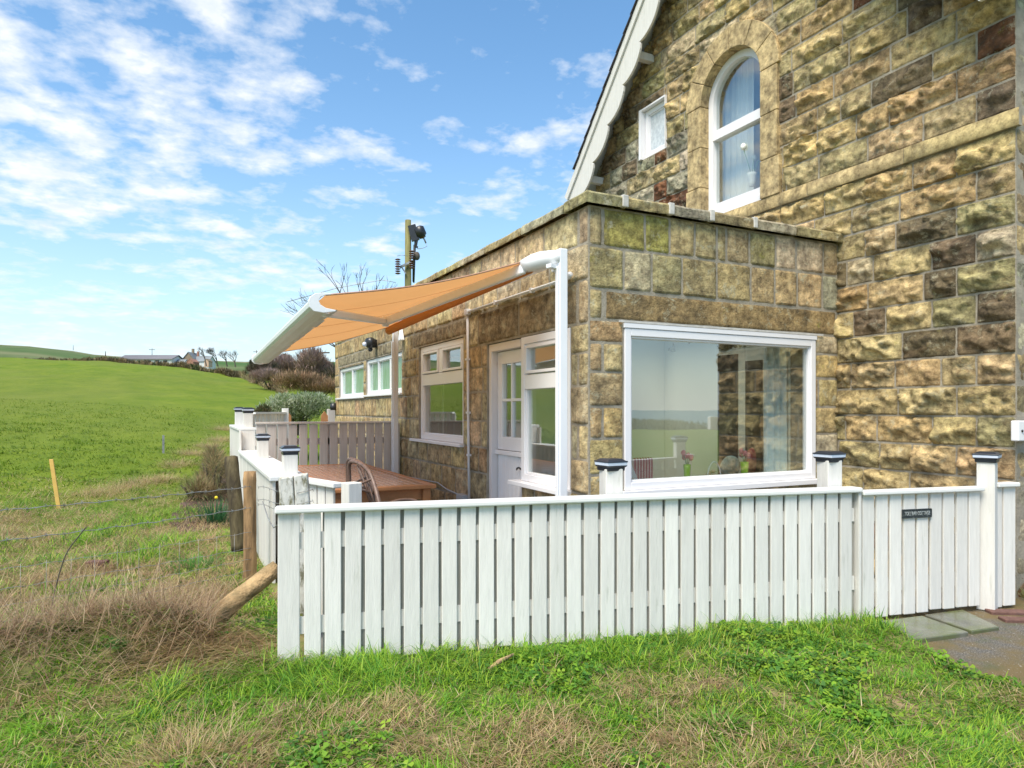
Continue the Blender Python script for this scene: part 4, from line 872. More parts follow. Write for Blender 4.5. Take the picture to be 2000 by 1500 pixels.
# gate
gt = thing('garden_gate', tuple(fp(3.39, .17)), 'white boarded garden gate with a black name plate', 'gate')
m = MB()
for k in range(9): s0 = 3.390+k*.1026; tilt_picket(m, s0, s0+.0865, .175+random.uniform(-.004, .004)+(.01 if k > 4 else -.005), .925, 0)
m.build('boards', M_white, gt, bevel=.004)
m = MB(); m.prism([tuple(fp(s, .9255, o)) for s, o in ((3.376, .045), (4.31, .045), (4.31, -.03), (3.376, -.03))], (0, 0, .028)); m.build('top_rail', M_whitecap, gt, bevel=.007)
m = MB()
for z0, z1 in ((.32, .40), (.76, .84)): m.prism([tuple(fp(s, z, -.0005)) for s, z in ((3.39, z0), (4.29, z0), (4.29, z1), (3.39, z1))], tuple(-FN*.03))
m.build('back_rails', M_white, gt)
sp = thing('name_plate', tuple(fp(3.79, .80, .02)), 'small black cast name plate screwed to the gate', 'sign')
c_ = fp(3.790, .800, .0225); m = MB(); m.obox(c_, FD*.112, FN*.004, (0, 0, .028)); m.build('plate', M_sign, sp, bevel=.002)
m = MB()
for z0 in (.7745, .8255): m.obox(fp(3.790, z0, .0275), FD*.110, FN*.0015, (0, 0, .0022))
for s0 in (3.680, 3.900): m.obox(fp(s0, .80, .0275), FD*.0022, FN*.0015, (0, 0, .024))
m.build('raised_border', M_sign, sp)
cu = bpy.data.curves.new('lettering', 'FONT'); cu.body = 'TOLL BAR COTTAGE'; cu.size = .034; cu.extrude = .0012; cu.align_x = 'CENTER'; cu.align_y = 'CENTER'
tmp = bpy.data.objects.new('tmp', cu); COL.objects.link(tmp); bpy.context.view_layer.update(); me = bpy.data.meshes.new_from_object(tmp.evaluated_get(bpy.context.evaluated_depsgraph_get())); bpy.data.objects.remove(tmp)
xs = [v.co.x for v in me.vertices]; wid = max(xs)-min(xs); Mx = Matrix((( *FD, 0), (0, 0, 1, 0), (*FN, 0), (0, 0, 0, 1))).transposed()
Mx = Matrix([[FD.x, 0, FN.x, 0], [FD.y, 0, FN.y, 0], [0, 1, 0, 0], [0, 0, 0, 1]])
for v in me.vertices: v.co = Vector((v.co.x*.196/wid, v.co.y, v.co.z))
me.transform(Mx); me.transform(Matrix.Translation(fp(3.79, .80, .0282)-wloc(sp))); me.materials.append(M_signtxt)
ob = bpy.data.objects.new('lettering', me); COL.objects.link(ob); ob.parent = sp
# hinge post and end panel
ge = thing('gate_post', tuple(fp(4.36, .15)), 'white gate post with cap light and short boarded panel against the cottage corner', 'gate post')
m = MB(); c_ = fp(4.375, 0, .0); m.obox((c_.x, c_.y, .635), (Matrix.Rotation(.55, 3, 'Z') @ FD)*.05, (Matrix.Rotation(.55, 3, 'Z') @ FN)*.05, (0, 0, .485)); p_ = m.build('post', M_white, ge, bevel=.005); cap(p_, c_.x, c_.y, 1.12, 'cap_light', angF+.55, .072)
m = MB(); tilt_picket(m, 4.435, 4.478, .16, .945, .0); tilt_picket(m, 4.492, 4.592, .165, .945, .0); m.build('boards', M_white, ge, bevel=.004)
m = MB(); m.prism([tuple(fp(s, .9455, o)) for s, o in ((4.42, .045), (4.60, .045), (4.60, -.03), (4.42, -.03))], (0, 0, .028)); m.build('top_rail', M_whitecap, ge, bevel=.006)

# side fence along the field
sf = thing('side_fence', (-1.9, 3.5, .2), 'white boarded fence with wide shelf top and cap-lit posts beside the field', 'fence')
def xl(y): return -1.985+(y-1.05)*.0115
m = MB(); y = 1.06
while y < 4.42: m.prism([(xl(y), y, .15), (xl(y), y+.105, .15), (xl(y), y+.105, .935), (xl(y), y, .935)], (-.02, 0, 0)); y += .116
while y < 6.4: m.prism([(xl(y)-.01, y, .2), (xl(y)-.01, y+.105, .2), (xl(y)-.01, y+.105, 1.20), (xl(y)-.01, y, 1.20)], (-.02, 0, 0)); y += .116
m.build('outer_boards', M_white, sf, bevel=.003)
m = MB(); y = 1.10
while y < 4.42: m.prism([(-1.80, y, .02), (-1.80, y+.09, .02), (-1.80, y+.09, .935), (-1.80, y, .935)], (-.018, 0, 0)); y += .11
m.build('inner_boards', M_white, sf)
m = MB(); m.prism([(xl(1.05)-.045, 1.03, .936), (xl(4.5)-.045, 4.5, .936), (-1.765, 4.5, .936), (-1.765, 1.03, .936)], (0, 0, .034)); m.build('shelf_top', M_whitecap, sf, bevel=.006)
m = MB(); m.prism([(xl(4.5)-.045, 4.502, 1.20), (xl(6.4)-.045, 6.4, 1.20), (-1.78, 6.4, 1.20), (-1.78, 4.502, 1.20)], (0, 0, .034)); m.build('raised_shelf_top', M_whitecap, sf, bevel=.006)
m = MB(); m.box((xl(4.5)-.03, 4.503, .3), (-1.80, 4.52, 1.198)); m.build('step_board', M_white, sf)
for px, py, zb, zt in ((-1.865, 1.22, .0, 1.125), (-1.865, 3.05, 0, 1.155), (-1.865, 4.66, 0, 1.42), (-1.87, 5.95, 0, 1.43)):
    m = MB(); m.box((px-.052, py-.052, zb), (px+.052, py+.052, zt)); p_ = m.build('post', M_white, sf, bevel=.005); cap(p_, px, py, zt, 'cap_light', 0.0, .068)
# angled short fence piece by the inner entrance
sp2 = thing('inner_fence_panel', (-1.72, .75, 0), 'short angled white panel and post beside the peeling old post', 'fence')
A_ = Vector((-1.80, 1.0, 0)); B_ = Vector((-1.645, .50, 0)); d_ = (B_-A_).normalized(); n_ = Vector((-d_.y, d_.x, 0))*-1
m = MB(); L_ = (B_-A_).length; s = .01
while s+.1 < L_+.02:
    p = A_+d_*s; q = p+d_*.10; m.prism([(p.x, p.y, .02), (q.x, q.y, .02), (q.x, q.y, .925), (p.x, p.y, .925)], tuple(n_*.018)); s += .118
m.build('boards', M_white, sp2, bevel=.003)
m = MB(); m.prism([tuple(A_+n_*.05+Vector((0, 0, .926))), tuple(B_+n_*.05+Vector((0, 0, .926))), tuple(B_-n_*.03+Vector((0, 0, .926))), tuple(A_-n_*.03+Vector((0, 0, .926)))], (0, 0, .034)); m.build('top_rail', M_whitecap, sp2, bevel=.006)
m = MB(); c_ = Vector((-1.59, .40, 0)); m.obox((c_.x, c_.y, .485), d_*.05, n_*.05, (0, 0, .485)); m.build('post', M_white, sp2, bevel=.006)
# grey fence across the patio
gf = thing('grey_board_fence', (-.9, 4.45, 0), 'grey beige boarded fence crossing the far end of the patio', 'fence')
m = MB(); x = -1.79
while x < -.12:
    z1 = 1.27 if x < -.95 else 1.275
    m.box((x, 4.44+random.uniform(-.002, .002), .05), (x+.098, 4.462, z1)); x += .122 if x < -.93 else .112
m.build('boards', M_greyw, gf, bevel=.003)
m = MB(); m.box((-1.80, 4.42, 1.2755), (-.07, 4.49, 1.302)); m.build('top_rail', M_greyw, gf, bevel=.004)
m = MB(); m.box((-1.80, 4.463, .35), (-.07, 4.49, .43)); m.box((-1.80, 4.463, 1.02), (-.07, 4.49, 1.10)); m.build('back_rails', M_greyw, gf)
m = MB(); m.box((-.955, 4.463, 0), (-.90, 4.54, 1.27)); m.build('frame_post', M_greyw, gf); m = MB(); m.box((-.14, 4.475, 0), (-.06, 4.55, 1.29)); m.build('frame_post', M_greyw, gf)
# low white fence further back
bf = thing('low_back_fence', (-1.2, 7.2, .1), 'low white picket fence beyond the grey boards', 'fence')
p0 = at(494, 808, 10.4); p1 = at(557, 806, 11.4); m = MB(); dd = Vector((p1.x-p0.x, p1.y-p0.y, 0)); nnb = 9
for k in range(nnb):
    q = p0+dd*(k/nnb); m.obox((q.x, q.y, .8), dd.normalized()*.045, Vector((-dd.y, dd.x, 0)).normalized()*.01, (0, 0, .58))
m.build('boards', M_white, bf)
m = MB(); m.bar((p0.x, p0.y, 1.395), (p1.x, p1.y, 1.395), .09, .03); m.build('top_rail', M_whitecap, bf)
m = MB(); m.obox((p1.x, p1.y, .72), (.05, 0, 0), (0, .05, 0), (0, 0, .75)); m.build('post', M_white, bf, bevel=.005)
q = at(656, 815, 12.9); m = MB(); m.box((q.x-.16, q.y-.06, 0), (q.x+.14, q.y+.06, at(656, 799, 12.9).z)); tag(m.build('pale_fence_post', M_greyw, org=(q.x, q.y, 0), bevel=.008), 'pale square post at the far corner of the extension', 'post')
for u, lab in ((562, 'orange timber stake left of the silvery shrub'), (634, 'orange timber stake near the extension corner')):
    q = at(u, 815, 12.2); m = MB(); m.prism([(q.x-.07, q.y, .1), (q.x+.07, q.y, .1), (q.x+.06, q.y, at(u, 812, 12.2).z), (q.x, q.y, at(u, 803, 12.2).z), (q.x-.06, q.y, at(u, 812, 12.2).z)], (0, .04, 0)); tag(m.build('timber_stake', M_orange, org=(q.x, q.y, .1)), lab, 'stake', 'orange timber stakes behind the fence')
# ------------------------------------------------------------------ old posts, wire, log
m = MB(); q = Vector((-1.965, .30, 0)); dv = Vector((.97, -.24, 0)); nv_ = Vector((.24, .97, 0))
for k, (o0, w_, zt, l_) in enumerate(((-.045, .046, 1.035, -.01), (.047, .044, 1.05, -.012))):
    c_ = q+dv*o0; m.prism([tuple(c_-dv*w_+Vector((.03, 0, .1))), tuple(c_+dv*w_+Vector((.05, 0, .1))), tuple(c_+dv*(w_-.004)+Vector((l_, 0, zt))), tuple(c_-dv*(w_-.003)+Vector((l_, 0, zt-.01)))], tuple(nv_*.08))
tag(m.build('peeling_post', M_peel, org=(q.x, q.y, .1), bevel=.008), 'old twin timber post with peeling white paint, wrapped in barbed wire', 'post')
wf = thing('wire_fence', (-2.145, 1.19, .2), 'barbed wire and stock netting strung between brown timber posts', 'fence')
def rough_log(pts, rs, mat, name, parent=None, org=None, n=14, amp=.006, lab=None):
    m = MB(); P_ = [Vector(p) for p in pts]; k = 14; Q = []; R_ = []
    for i in range(k+1):
        t = i/k*(len(P_)-1); a = min(int(t), len(P_)-2); f = t-a; Q.append(P_[a].lerp(P_[a+1], f)); R_.append(rs[0]+(rs[1]-rs[0])*i/k)
    m.tube(Q, R_, n)
    for i, v in enumerate(m.v):
        c_ = Q[i//n]; d_ = Vector(v)-c_; j_ = (vnoise(np.array([i//n*.7]), np.array([(i % n)*1.3]), 7)[0]-.5)*2*amp; m.v[i] = tuple(c_+d_*(1+j_/max(d_.length, .01)))
    return m.build(name, mat, parent, org)
rough_log([(-2.145, 1.19, .1), (-2.150, 1.19, 1.0)], (.047, .043), M_post, 'post', wf)
pB = at(0, 992, 3.77); pA = Vector((-2.145, 1.145, .9)); dirw = (Vector((pB.x, pB.y, 0))-Vector((pA.x, pA.y, 0))); pC = Vector((pA.x, pA.y, 0))+dirw*1.9
rough_log([(pC.x-.05, pC.y, 0.05), (pC.x-.06, pC.y, .98)], (.05, .045), M_post, 'post', wf)
left_end = Vector((pC.x, pC.y+.05, 0))
def strand(z0, z1, sag, barbed, r=.0022, x1=None):
    m = MB(); pts = []; N = 60
    for i in range(N+1):
        t = i/N; p = Vector((pA.x, pA.y, 0)).lerp(left_end, t); p.z = z0+(z1-z0)*t-sag*4*t*(1-t)+.004*math.sin(i*1.7); pts.append(p)
    m.tube(pts, r, 5)
    if barbed:
        m.tube([p+Vector((.002*math.sin(i*2), 0, .003*math.cos(i*2))) for i, p in enumerate(pts)], r*.8, 4)
        for i in range(1, N, 2):
            p = pts[i]; 
            for sg in (-1, 1): m.tube([p+Vector((.006, .01*sg, -.012*sg)), p+Vector((-.004, -.008*sg, .014*sg))], .0016, 4)
    m.build('barbed_strand' if barbed else 'wire_strand', M_galv, wf)
strand(.893, .915, .02, True); strand(.740, .745, .03, True)
for z0, z1 in ((.565, .58), (.45, .47), (.37, .36), (.29, .26)): strand(z0, z1, .02, False, .0015)
m = MB()
for k in range(1, 22):
    t = k*.045; p = Vector((pA.x, pA.y, 0)).lerp(left_end, t); m.tube([(p.x, p.y, .22), (p.x+.003, p.y, .57)], .0011, 4)
m.build('netting_uprights', M_galv, wf)
m = MB()
for (za, zb) in ((.893, .93), (.80, .86), (.77, .80)):
    pts = [Vector((-2.10, 1.10, za)).lerp(Vector((-1.95, .285, zb)), t)+Vector((0, 0, .008*math.sin(t*9))) for t in np.linspace(0, 1, 14)]+[Vector((-1.86, .27, zb+.02))]; m.tube(pts, .0022, 5)
    for p in pts[::2]: m.tube([p+Vector((.004, 0, -.013)), p+Vector((-.004, 0, .013))], .0016, 4)
m.tube([(-2.08, 1.0, .80), (-2.06, .85, .70), (-2.04, .72, .655), (-2.01, .62, .70), (-2.0, .55, .78)], .004, 5); m.build('tied_barbed_wire', M_galv, wf)
rough_log([at(468, 1075, 5.75), at(460, 985, 5.75), at(451, 893, 5.85)], (.062, .055), M_darkpost, 'leaning_post', None, (-2.18, 2.0, .2))
tag(bpy.data.objects['leaning_post'], 'dark mossy timber post leaning against the side fence', 'post')
lg = rough_log([at(366, 1262, 3.62), at(440, 1190, 3.78), at(541, 1108, 3.98)], (.062, .046), M_log, 'fallen_log', None, (-2.5, 0, .25)); tag(lg, 'weathered round timber log propped against the left end of the fence', 'log')
q = Vector((-3.961, 6.031, 0)); m = MB(); t_ = at(100, 897, 8.5); m.obox(Vector((q.x, q.y, .2)).lerp(t_, .5), (.022, 0, 0), (0, .018, 0), (t_-Vector((q.x, q.y, .2)))*.5); tag(m.build('yellow_stake', M_yellow, org=(q.x, q.y, .2), bevel=.003), 'yellow timber stake standing in the field edge', 'stake')
q = onZ(319, 912, .3); m = MB(); m.box((q.x-.02, q.y-.015, .2), (q.x+.02, q.y+.015, at(319, 850, (q.y-CY)/ray(319, 850)[1]).z)); tag(m.build('metal_stake', M_galv, org=(q.x, q.y, .2)), 'thin grey metal stake in the green field', 'stake')
q = onZ(190, 1105, .21); m = MB(); m.obox((q.x, q.y, .225), (.07, -.02, 0), (.015, .04, 0), (0, 0, .025)); tag(m.build('half_buried_brick', M_brick, org=(q.x, q.y, .2), bevel=.006), 'reddish brick lying in the rough grass', 'brick')
for k, (u, v) in enumerate(((1962, 1192), (1990, 1207))):
    q = onZ(u, v, .17); m = MB(); m.obox((q.x+.03, q.y, .140), (.10, -.06, 0), (.02, .034, 0), (0, 0, .025)); tag(m.build('edging_brick', M_brick, org=(q.x, q.y, .13), bevel=.006), ['dark red edging brick nearest the gate post', 'dark red edging brick nearest the right edge of the tarmac'][k], 'brick', 'dark bricks edging the tarmac')
q = onZ(980, 1291, .23); m = MB(); m.tube([at(955, 1307, 3.25), at(975, 1292, 3.3), at(1003, 1278, 3.36)], [.008, .012, .007], 7); tag(m.build('dead_stick', M_log, org=(q.x, q.y, .22)), 'short pale dead stick in the grass below the fence', 'stick')
# ------------------------------------------------------------------ table and chairs on the patio
tb = thing('garden_table', (-1.05, 2.8, 0), 'long slatted hardwood table on the patio', 'table')
TX0, TX1, TY0, TY1, TZ = -1.52, -.60, 1.50, 4.12, .80
m = MB(); m.box((TX0, TY0, TZ-.035), (TX1, TY0+.09, TZ)); m.box((TX0, TY1-.09, TZ-.035), (TX1, TY1, TZ)); m.box((TX0, TY0+.09, TZ-.035), (TX0+.075, TY1-.09, TZ)); m.box((TX1-.075, TY0+.09, TZ-.035), (TX1, TY1-.09, TZ)); m.build('top_frame', M_teak, tb, bevel=.008)
m = MB(); x = TX0+.08
for (ya, yb) in ((TY0+.092, 2.78), (2.80, TY1-.092)):
    x = TX0+.082
    while x+.05 < TX1-.078: m.box((x, ya, TZ-.025), (x+.047, yb, TZ-.003)); x += .0572
m.build('slats', M_teaktop, tb, bevel=.003)
m = MB(); m.box((TX0+.08, TY0+.08, TZ-.13), (TX1-.08, TY0+.10, TZ-.036)); m.box((TX0+.08, TY1-.10, TZ-.13), (TX1-.08, TY1-.08, TZ-.036)); m.box((TX0+.06, TY0+.1, TZ-.13), (TX0+.08, TY1-.1, TZ-.036)); m.box((TX1-.08, TY0+.1, TZ-.13), (TX1-.06, TY1-.1, TZ-.036)); m.build('apron', M_teak, tb)
for x in (TX0+.075, TX1-.075):
    for y in (TY0+.075, TY1-.075): m = MB(); m.box((x-.035, y-.035, 0), (x+.035, y+.035, TZ-.036)); m.build('leg', M_teak, tb, bevel=.005)
def sm_path(P_, n=6):
    P_ = [Vector(p) for p in P_]; out = []
    for i in range(len(P_)-1):
        a, b, c, d = P_[max(i-1, 0)], P_[i], P_[i+1], P_[min(i+2, len(P_)-1)]
        for k in range(n):
            t = k/n; out.append(.5*((2*b)+(c-a)*t+(2*a-5*b+4*c-d)*t*t+(3*b-a-3*c+d)*t**3))
    return out+[P_[-1]]
def cane_chair(off, lab, first):
    ch = thing('cane_armchair', (-1.25+off[0], .9+off[1], 0), lab, 'chair', 'cane chairs by the garden table')
    o_ = Vector((*off, 0)); m = MB(); D = 4.75
    hoop = [at(683, 1120, 5.15), at(680, 985, 5.10), at(679, 925, 5.08), at(679, 903, 5.05), at(686, 897, 4.98), at(704, 904, 4.85), at(717, 918, 4.75), at(727, 945, 4.68), at(734, 972, 4.62), at(744, 1010, 4.58), at(752, 1060, 4.55)]
    m.tube([p+o_ for p in sm_path(hoop)], .0145, 8); m.build('back_hoop', M_bamboo, ch)
    m = MB(); m.tube([at(727, 945, 4.68)+o_, at(724, 955, 4.8)+o_, at(700, 950, 5.05)+o_], .011, 7); m.tube([at(720, 930, 4.7)+o_, at(681, 948, 5.09)+o_], .008, 6); m.build('back_rail', M_bamboo, ch)
    for k in range(3):
        a = at(735-k*3, 1000, 4.62+k*.14)+o_; b = at(722-k*12, 925-k*8, 4.72+k*.1)+o_; m = MB(); m.tube([a, b], .007, 6); m.build('spindle', M_bamboo, ch)
    c_ = at(720, 1090, 4.9)+o_; m = MB(); m.obox((c_.x, c_.y, .42), (.20, -.05, 0), (.05, .2, 0), (0, 0, .02)); m.build('seat', M_bamboo, ch, bevel=.01)
    for sx, sy in ((-1, -1), (1, -1), (1, 1), (-1, 1)):
        m = MB(); m.tube([(c_.x+.17*sx, c_.y+.17*sy, 0), (c_.x+.15*sx, c_.y+.15*sy, .41)], .013, 7); m.build('leg', M_bamboo, ch)
cane_chair((0, 0), 'taller cane chair with hooped back, nearest the garden table', True)
cane_chair((-.035, -.21), 'lower cane chair with hooped back, in front of the taller one', False)
ch = thing('cane_stool', (-.9, .9, 0), 'curved cane back of a low chair showing over the fence rail before the table', 'chair')
m = MB(); arc = [at(752, 1010, 4.7), at(758, 988, 4.72), at(772, 979, 4.8), at(795, 976, 4.9), at(813, 979, 4.95), at(824, 990, 5.0), at(828, 1010, 5.0)]; m.tube(sm_path(arc), .012, 8); m.build('back_hoop', M_bamboo, ch)
for k in range(7): a = arc[1].lerp(arc[5], (k+.5)/7); m = MB(); m.tube([(a.x, a.y, a.z-.01), (a.x+.02, a.y, .42)], .006, 6); m.build('spindle', M_bamboo, ch)
c_ = at(790, 1060, 4.85); m = MB(); m.obox((c_.x, c_.y+.1, .42), (.18, 0, 0), (0, .18, 0), (0, 0, .02)); m.build('seat', M_bamboo, ch, bevel=.01)
for sx, sy in ((-1, -1), (1, -1), (1, 1), (-1, 1)): m = MB(); m.tube([(c_.x+.16*sx, c_.y+.1+.16*sy, 0), (c_.x+.14*sx, c_.y+.1+.14*sy, .41)], .012, 7); m.build('leg', M_bamboo, ch)

# ------------------------------------------------------------------ ribbons: grass blades, straw, twigs, leaves
def ribbons(P0, az, lean, L, W, bend, c0, c1, seg=3, roll=None, droop=None):
    """arrays -> verts, quads, colours of tapered curved ribbons"""
    n = len(P0); t = np.linspace(0, 1, seg+1); el0 = math.pi/2-lean
    dirx = np.cos(az); diry = np.sin(az); px = np.array(P0, float); V = np.zeros((n, seg+1, 2, 3)); C = np.zeros((n, seg+1, 2, 3))
    wa = az+math.pi/2 if roll is None else roll; wx = np.cos(wa); wy = np.sin(wa)
    cur = px.copy()
    for i in range(seg+1):
        wv = W*(1-t[i]**1.6*.92)*.5*(1 if i else .8)
        V[:, i, 0] = cur-np.stack([wx, wy, 0*wx], -1)*wv[:, None]; V[:, i, 1] = cur+np.stack([wx, wy, 0*wx], -1)*wv[:, None]
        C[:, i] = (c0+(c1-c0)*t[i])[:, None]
        el = el0-bend*(t[i]+.5/seg); st_ = L/seg
        cur = cur+np.stack([dirx*np.cos(el)*st_, diry*np.cos(el)*st_, np.sin(el)*st_], -1)
    b = (np.arange(n)*(seg+1)*2)[:, None]; F_ = np.concatenate([np.stack([b[:, 0]+2*i, b[:, 0]+2*i+1, b[:, 0]+2*i+3, b[:, 0]+2*i+2], -1) for i in range(seg)])
    return V.reshape(-1, 3), F_, C.reshape(-1, 3)
def merge(parts):
    V, F_, C = [], [], []; n = 0
    for v, f, c in parts: V.append(v); F_.append(f+n); C.append(c); n += len(v)
    return np.vstack(V), np.vstack(F_), np.vstack(C)
def lawn_pts(n, dmin, dmax, umin, umax, pw=1.0):
    """random points on the ground spread over a range of distances in front of the camera"""
    d = dmin*(dmax/dmin)**(RNG.random(n)**pw); u = RNG.uniform(umin, umax, n); a = (u-1000)/1320
    x = CX+d*(a*RT[0]+FW[0]); y = CY+d*(a*RT[1]+FW[1]); ok = ~inpoly(x, y, PAT) & ~inpoly(x, y, TARP)
    return x[ok], y[ok], d[ok]
GREENS = np.array([[.26, .48, .045], [.16, .36, .045], [.36, .54, .055], [.10, .25, .045], [.46, .54, .09]]); STRAW = np.array([[.62, .46, .25], [.50, .34, .18], [.70, .56, .34], [.36, .23, .14], [.54, .46, .20]])
def strawness(x, y):
    s = .45*fbm(x*1.5+7, y*1.5, 77, 3)+.55*fbm(x*5+2, y*6.5, 78, 3); left = sst(-2.0, -2.5, x)*sst(-1.0, -.1, y)
    t = (x-FA.x)*FD.x+(y-FA.y)*FD.y; nf = (x-FA.x)*FN.x+(y-FA.y)*FN.y
    lush = np.exp(-((nf-.15)/.30)**2)*((t > -.5) & (t < 3.5))
    rr = np.hypot(x-CX, y-CY)
    return np.clip(.17+(s-.5)*3.8+.38*left-.60*lush-.25*sst(-.9, .3, x)-.55*sst(9.5, 13, rr), 0, 1), lush
def grass():
    parts = []
    # upright blades
    for (n, d0, d1, u0, u1, wsc, seg) in ((180000, 2.15, 4.3, -150, 2150, 1.0, 3), (95000, 4.2, 9, -150, 560, 1.5, 2), (70000, 9, 26, -150, 700, 3.4, 2)):
        x, y, d = lawn_pts(n, d0, d1, u0, u1, 1.0); s, lush = strawness(x, y); k = RNG.random(len(x)) > s*.80; x, y, d, s, lush = [q[k] for q in (x, y, d, s, lush)]
        # clumping
        cl = vnoise(x*9, y*9, 55); k = RNG.random(len(x)) < .30+.9*cl; x, y, d, s, lush = [q[k] for q in (x, y, d, s, lush)]
        z = H(x, y); m_ = len(x); L = (.028+.042*RNG.random(m_)**1.5)*(1+1.2*lush+.35*(cl[k]-.5)+1.5*sst(-2.0, -2.4, x)*sst(.2, .9, y)*sst(.45, .75, vnoise(x*2.6, y*2.6, 71))); L *= np.where(d > 9, .8, 1)
        gi = np.clip((fbm(x*2.2, y*2.2, 91, 3)*5.4-.6+RNG.normal(0, .8, m_)), 0, 4).astype(int); c = GREENS[gi]*RNG.uniform(.75, 1.2, m_)[:, None]
        far = sst(6.5, 11, d)[:, None]; c = c*(1-far)+np.array([.16, .25, .025])*RNG.uniform(.7, 1.25, m_)[:, None]*far
        az = RNG.uniform(0, 2*math.pi, m_); az = np.where(RNG.random(m_) < .35, fbm(x*2.2, y*2.2, 14)*9, az)
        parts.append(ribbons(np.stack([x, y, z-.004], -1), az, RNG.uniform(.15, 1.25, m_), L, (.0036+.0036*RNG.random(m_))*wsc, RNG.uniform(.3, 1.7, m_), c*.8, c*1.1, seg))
    # straw blades, mostly flattened
    for (n, d0, d1, u0, u1, wsc) in ((62000, 2.15, 4.3, -150, 2150, 1.15), (52000, 4.2, 10.5, -150, 560, 1.5)):
        x, y, d = lawn_pts(n, d0, d1, u0, u1); s, lush = strawness(x, y); k = RNG.random(len(x)) < s*1.15+.05; x, y, d, s = [q[k] for q in (x, y, d, s)]; m_ = len(x); z = H(x, y)
        c = STRAW[RNG.integers(0, 5, m_)]*RNG.uniform(.55, 1.15, m_)[:, None]; L = (.03+.075*RNG.random(m_))*(1+1.3*sst(-2.0, -2.4, x)*sst(.2, .9, y)*sst(.4, .7, vnoise(x*2.1, y*2.1, 72)))
        az = fbm(x*3, y*3, 33)*10+RNG.normal(0, 1.5, m_)
        parts.append(ribbons(np.stack([x, y, z+RNG.uniform(0, .03, m_)], -1), az, RNG.uniform(.7, 1.5, m_), L, (.0020+.0024*RNG.random(m_))*wsc, RNG.uniform(-.1, 1.0, m_), c, c*.95, 3))
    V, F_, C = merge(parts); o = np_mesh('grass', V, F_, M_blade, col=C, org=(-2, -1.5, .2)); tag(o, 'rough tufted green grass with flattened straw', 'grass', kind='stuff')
grass()
def clover():
    x, y, d = lawn_pts(46000, 2.15, 4.4, -150, 2150); s, lush = strawness(x, y); p = sst(.48, .62, fbm(x*1.9+3, y*1.9+8, 66, 3))*(.35+.9*sst(-1.2, .2, x)); k = RNG.random(len(x)) < p*(1-s*.7); x, y = x[k], y[k]
    n = len(x); z = H(x, y)+.012+.03*RNG.random(n); V = []; F_ = []; C = []; rad = .007+.008*RNG.random(n); a0 = RNG.uniform(0, 6.28, n); col = GREENS[RNG.integers(0, 4, n)]*RNG.uniform(.6, 1.1, n)[:, None]
    tx = RNG.normal(0, .35, n); ty = RNG.normal(0, .35, n); k5 = 6; ring = []
    for q in range(3):
        a = a0+q*2.094; cx = x+np.cos(a)*rad; cy = y+np.sin(a)*rad
        vs = []
        for (da, rr) in ((math.pi, 1.0), (-1.15, .95), (0, .9), (1.15, .95)):
            px = cx+np.cos(a+da)*rad*rr; py = cy+np.sin(a+da)*rad*rr; vs.append(np.stack([px, py, z+(px-x)*tx+(py-y)*ty], -1))
        V.append(np.stack(vs, 1)); C.append(np.repeat(col[:, None], 4, 1)*(.9+.2*q/3))
    V = np.concatenate(V).reshape(-1, 3); C = np.concatenate(C).reshape(-1, 3); F_ = np.arange(len(V)).reshape(-1, 4)
    tag(np_mesh('clover', V, F_, M_blade, col=C, org=(-1, -1.8, .2)), 'low clover and weed leaves among the grass', 'ground cover', kind='stuff')
clover()
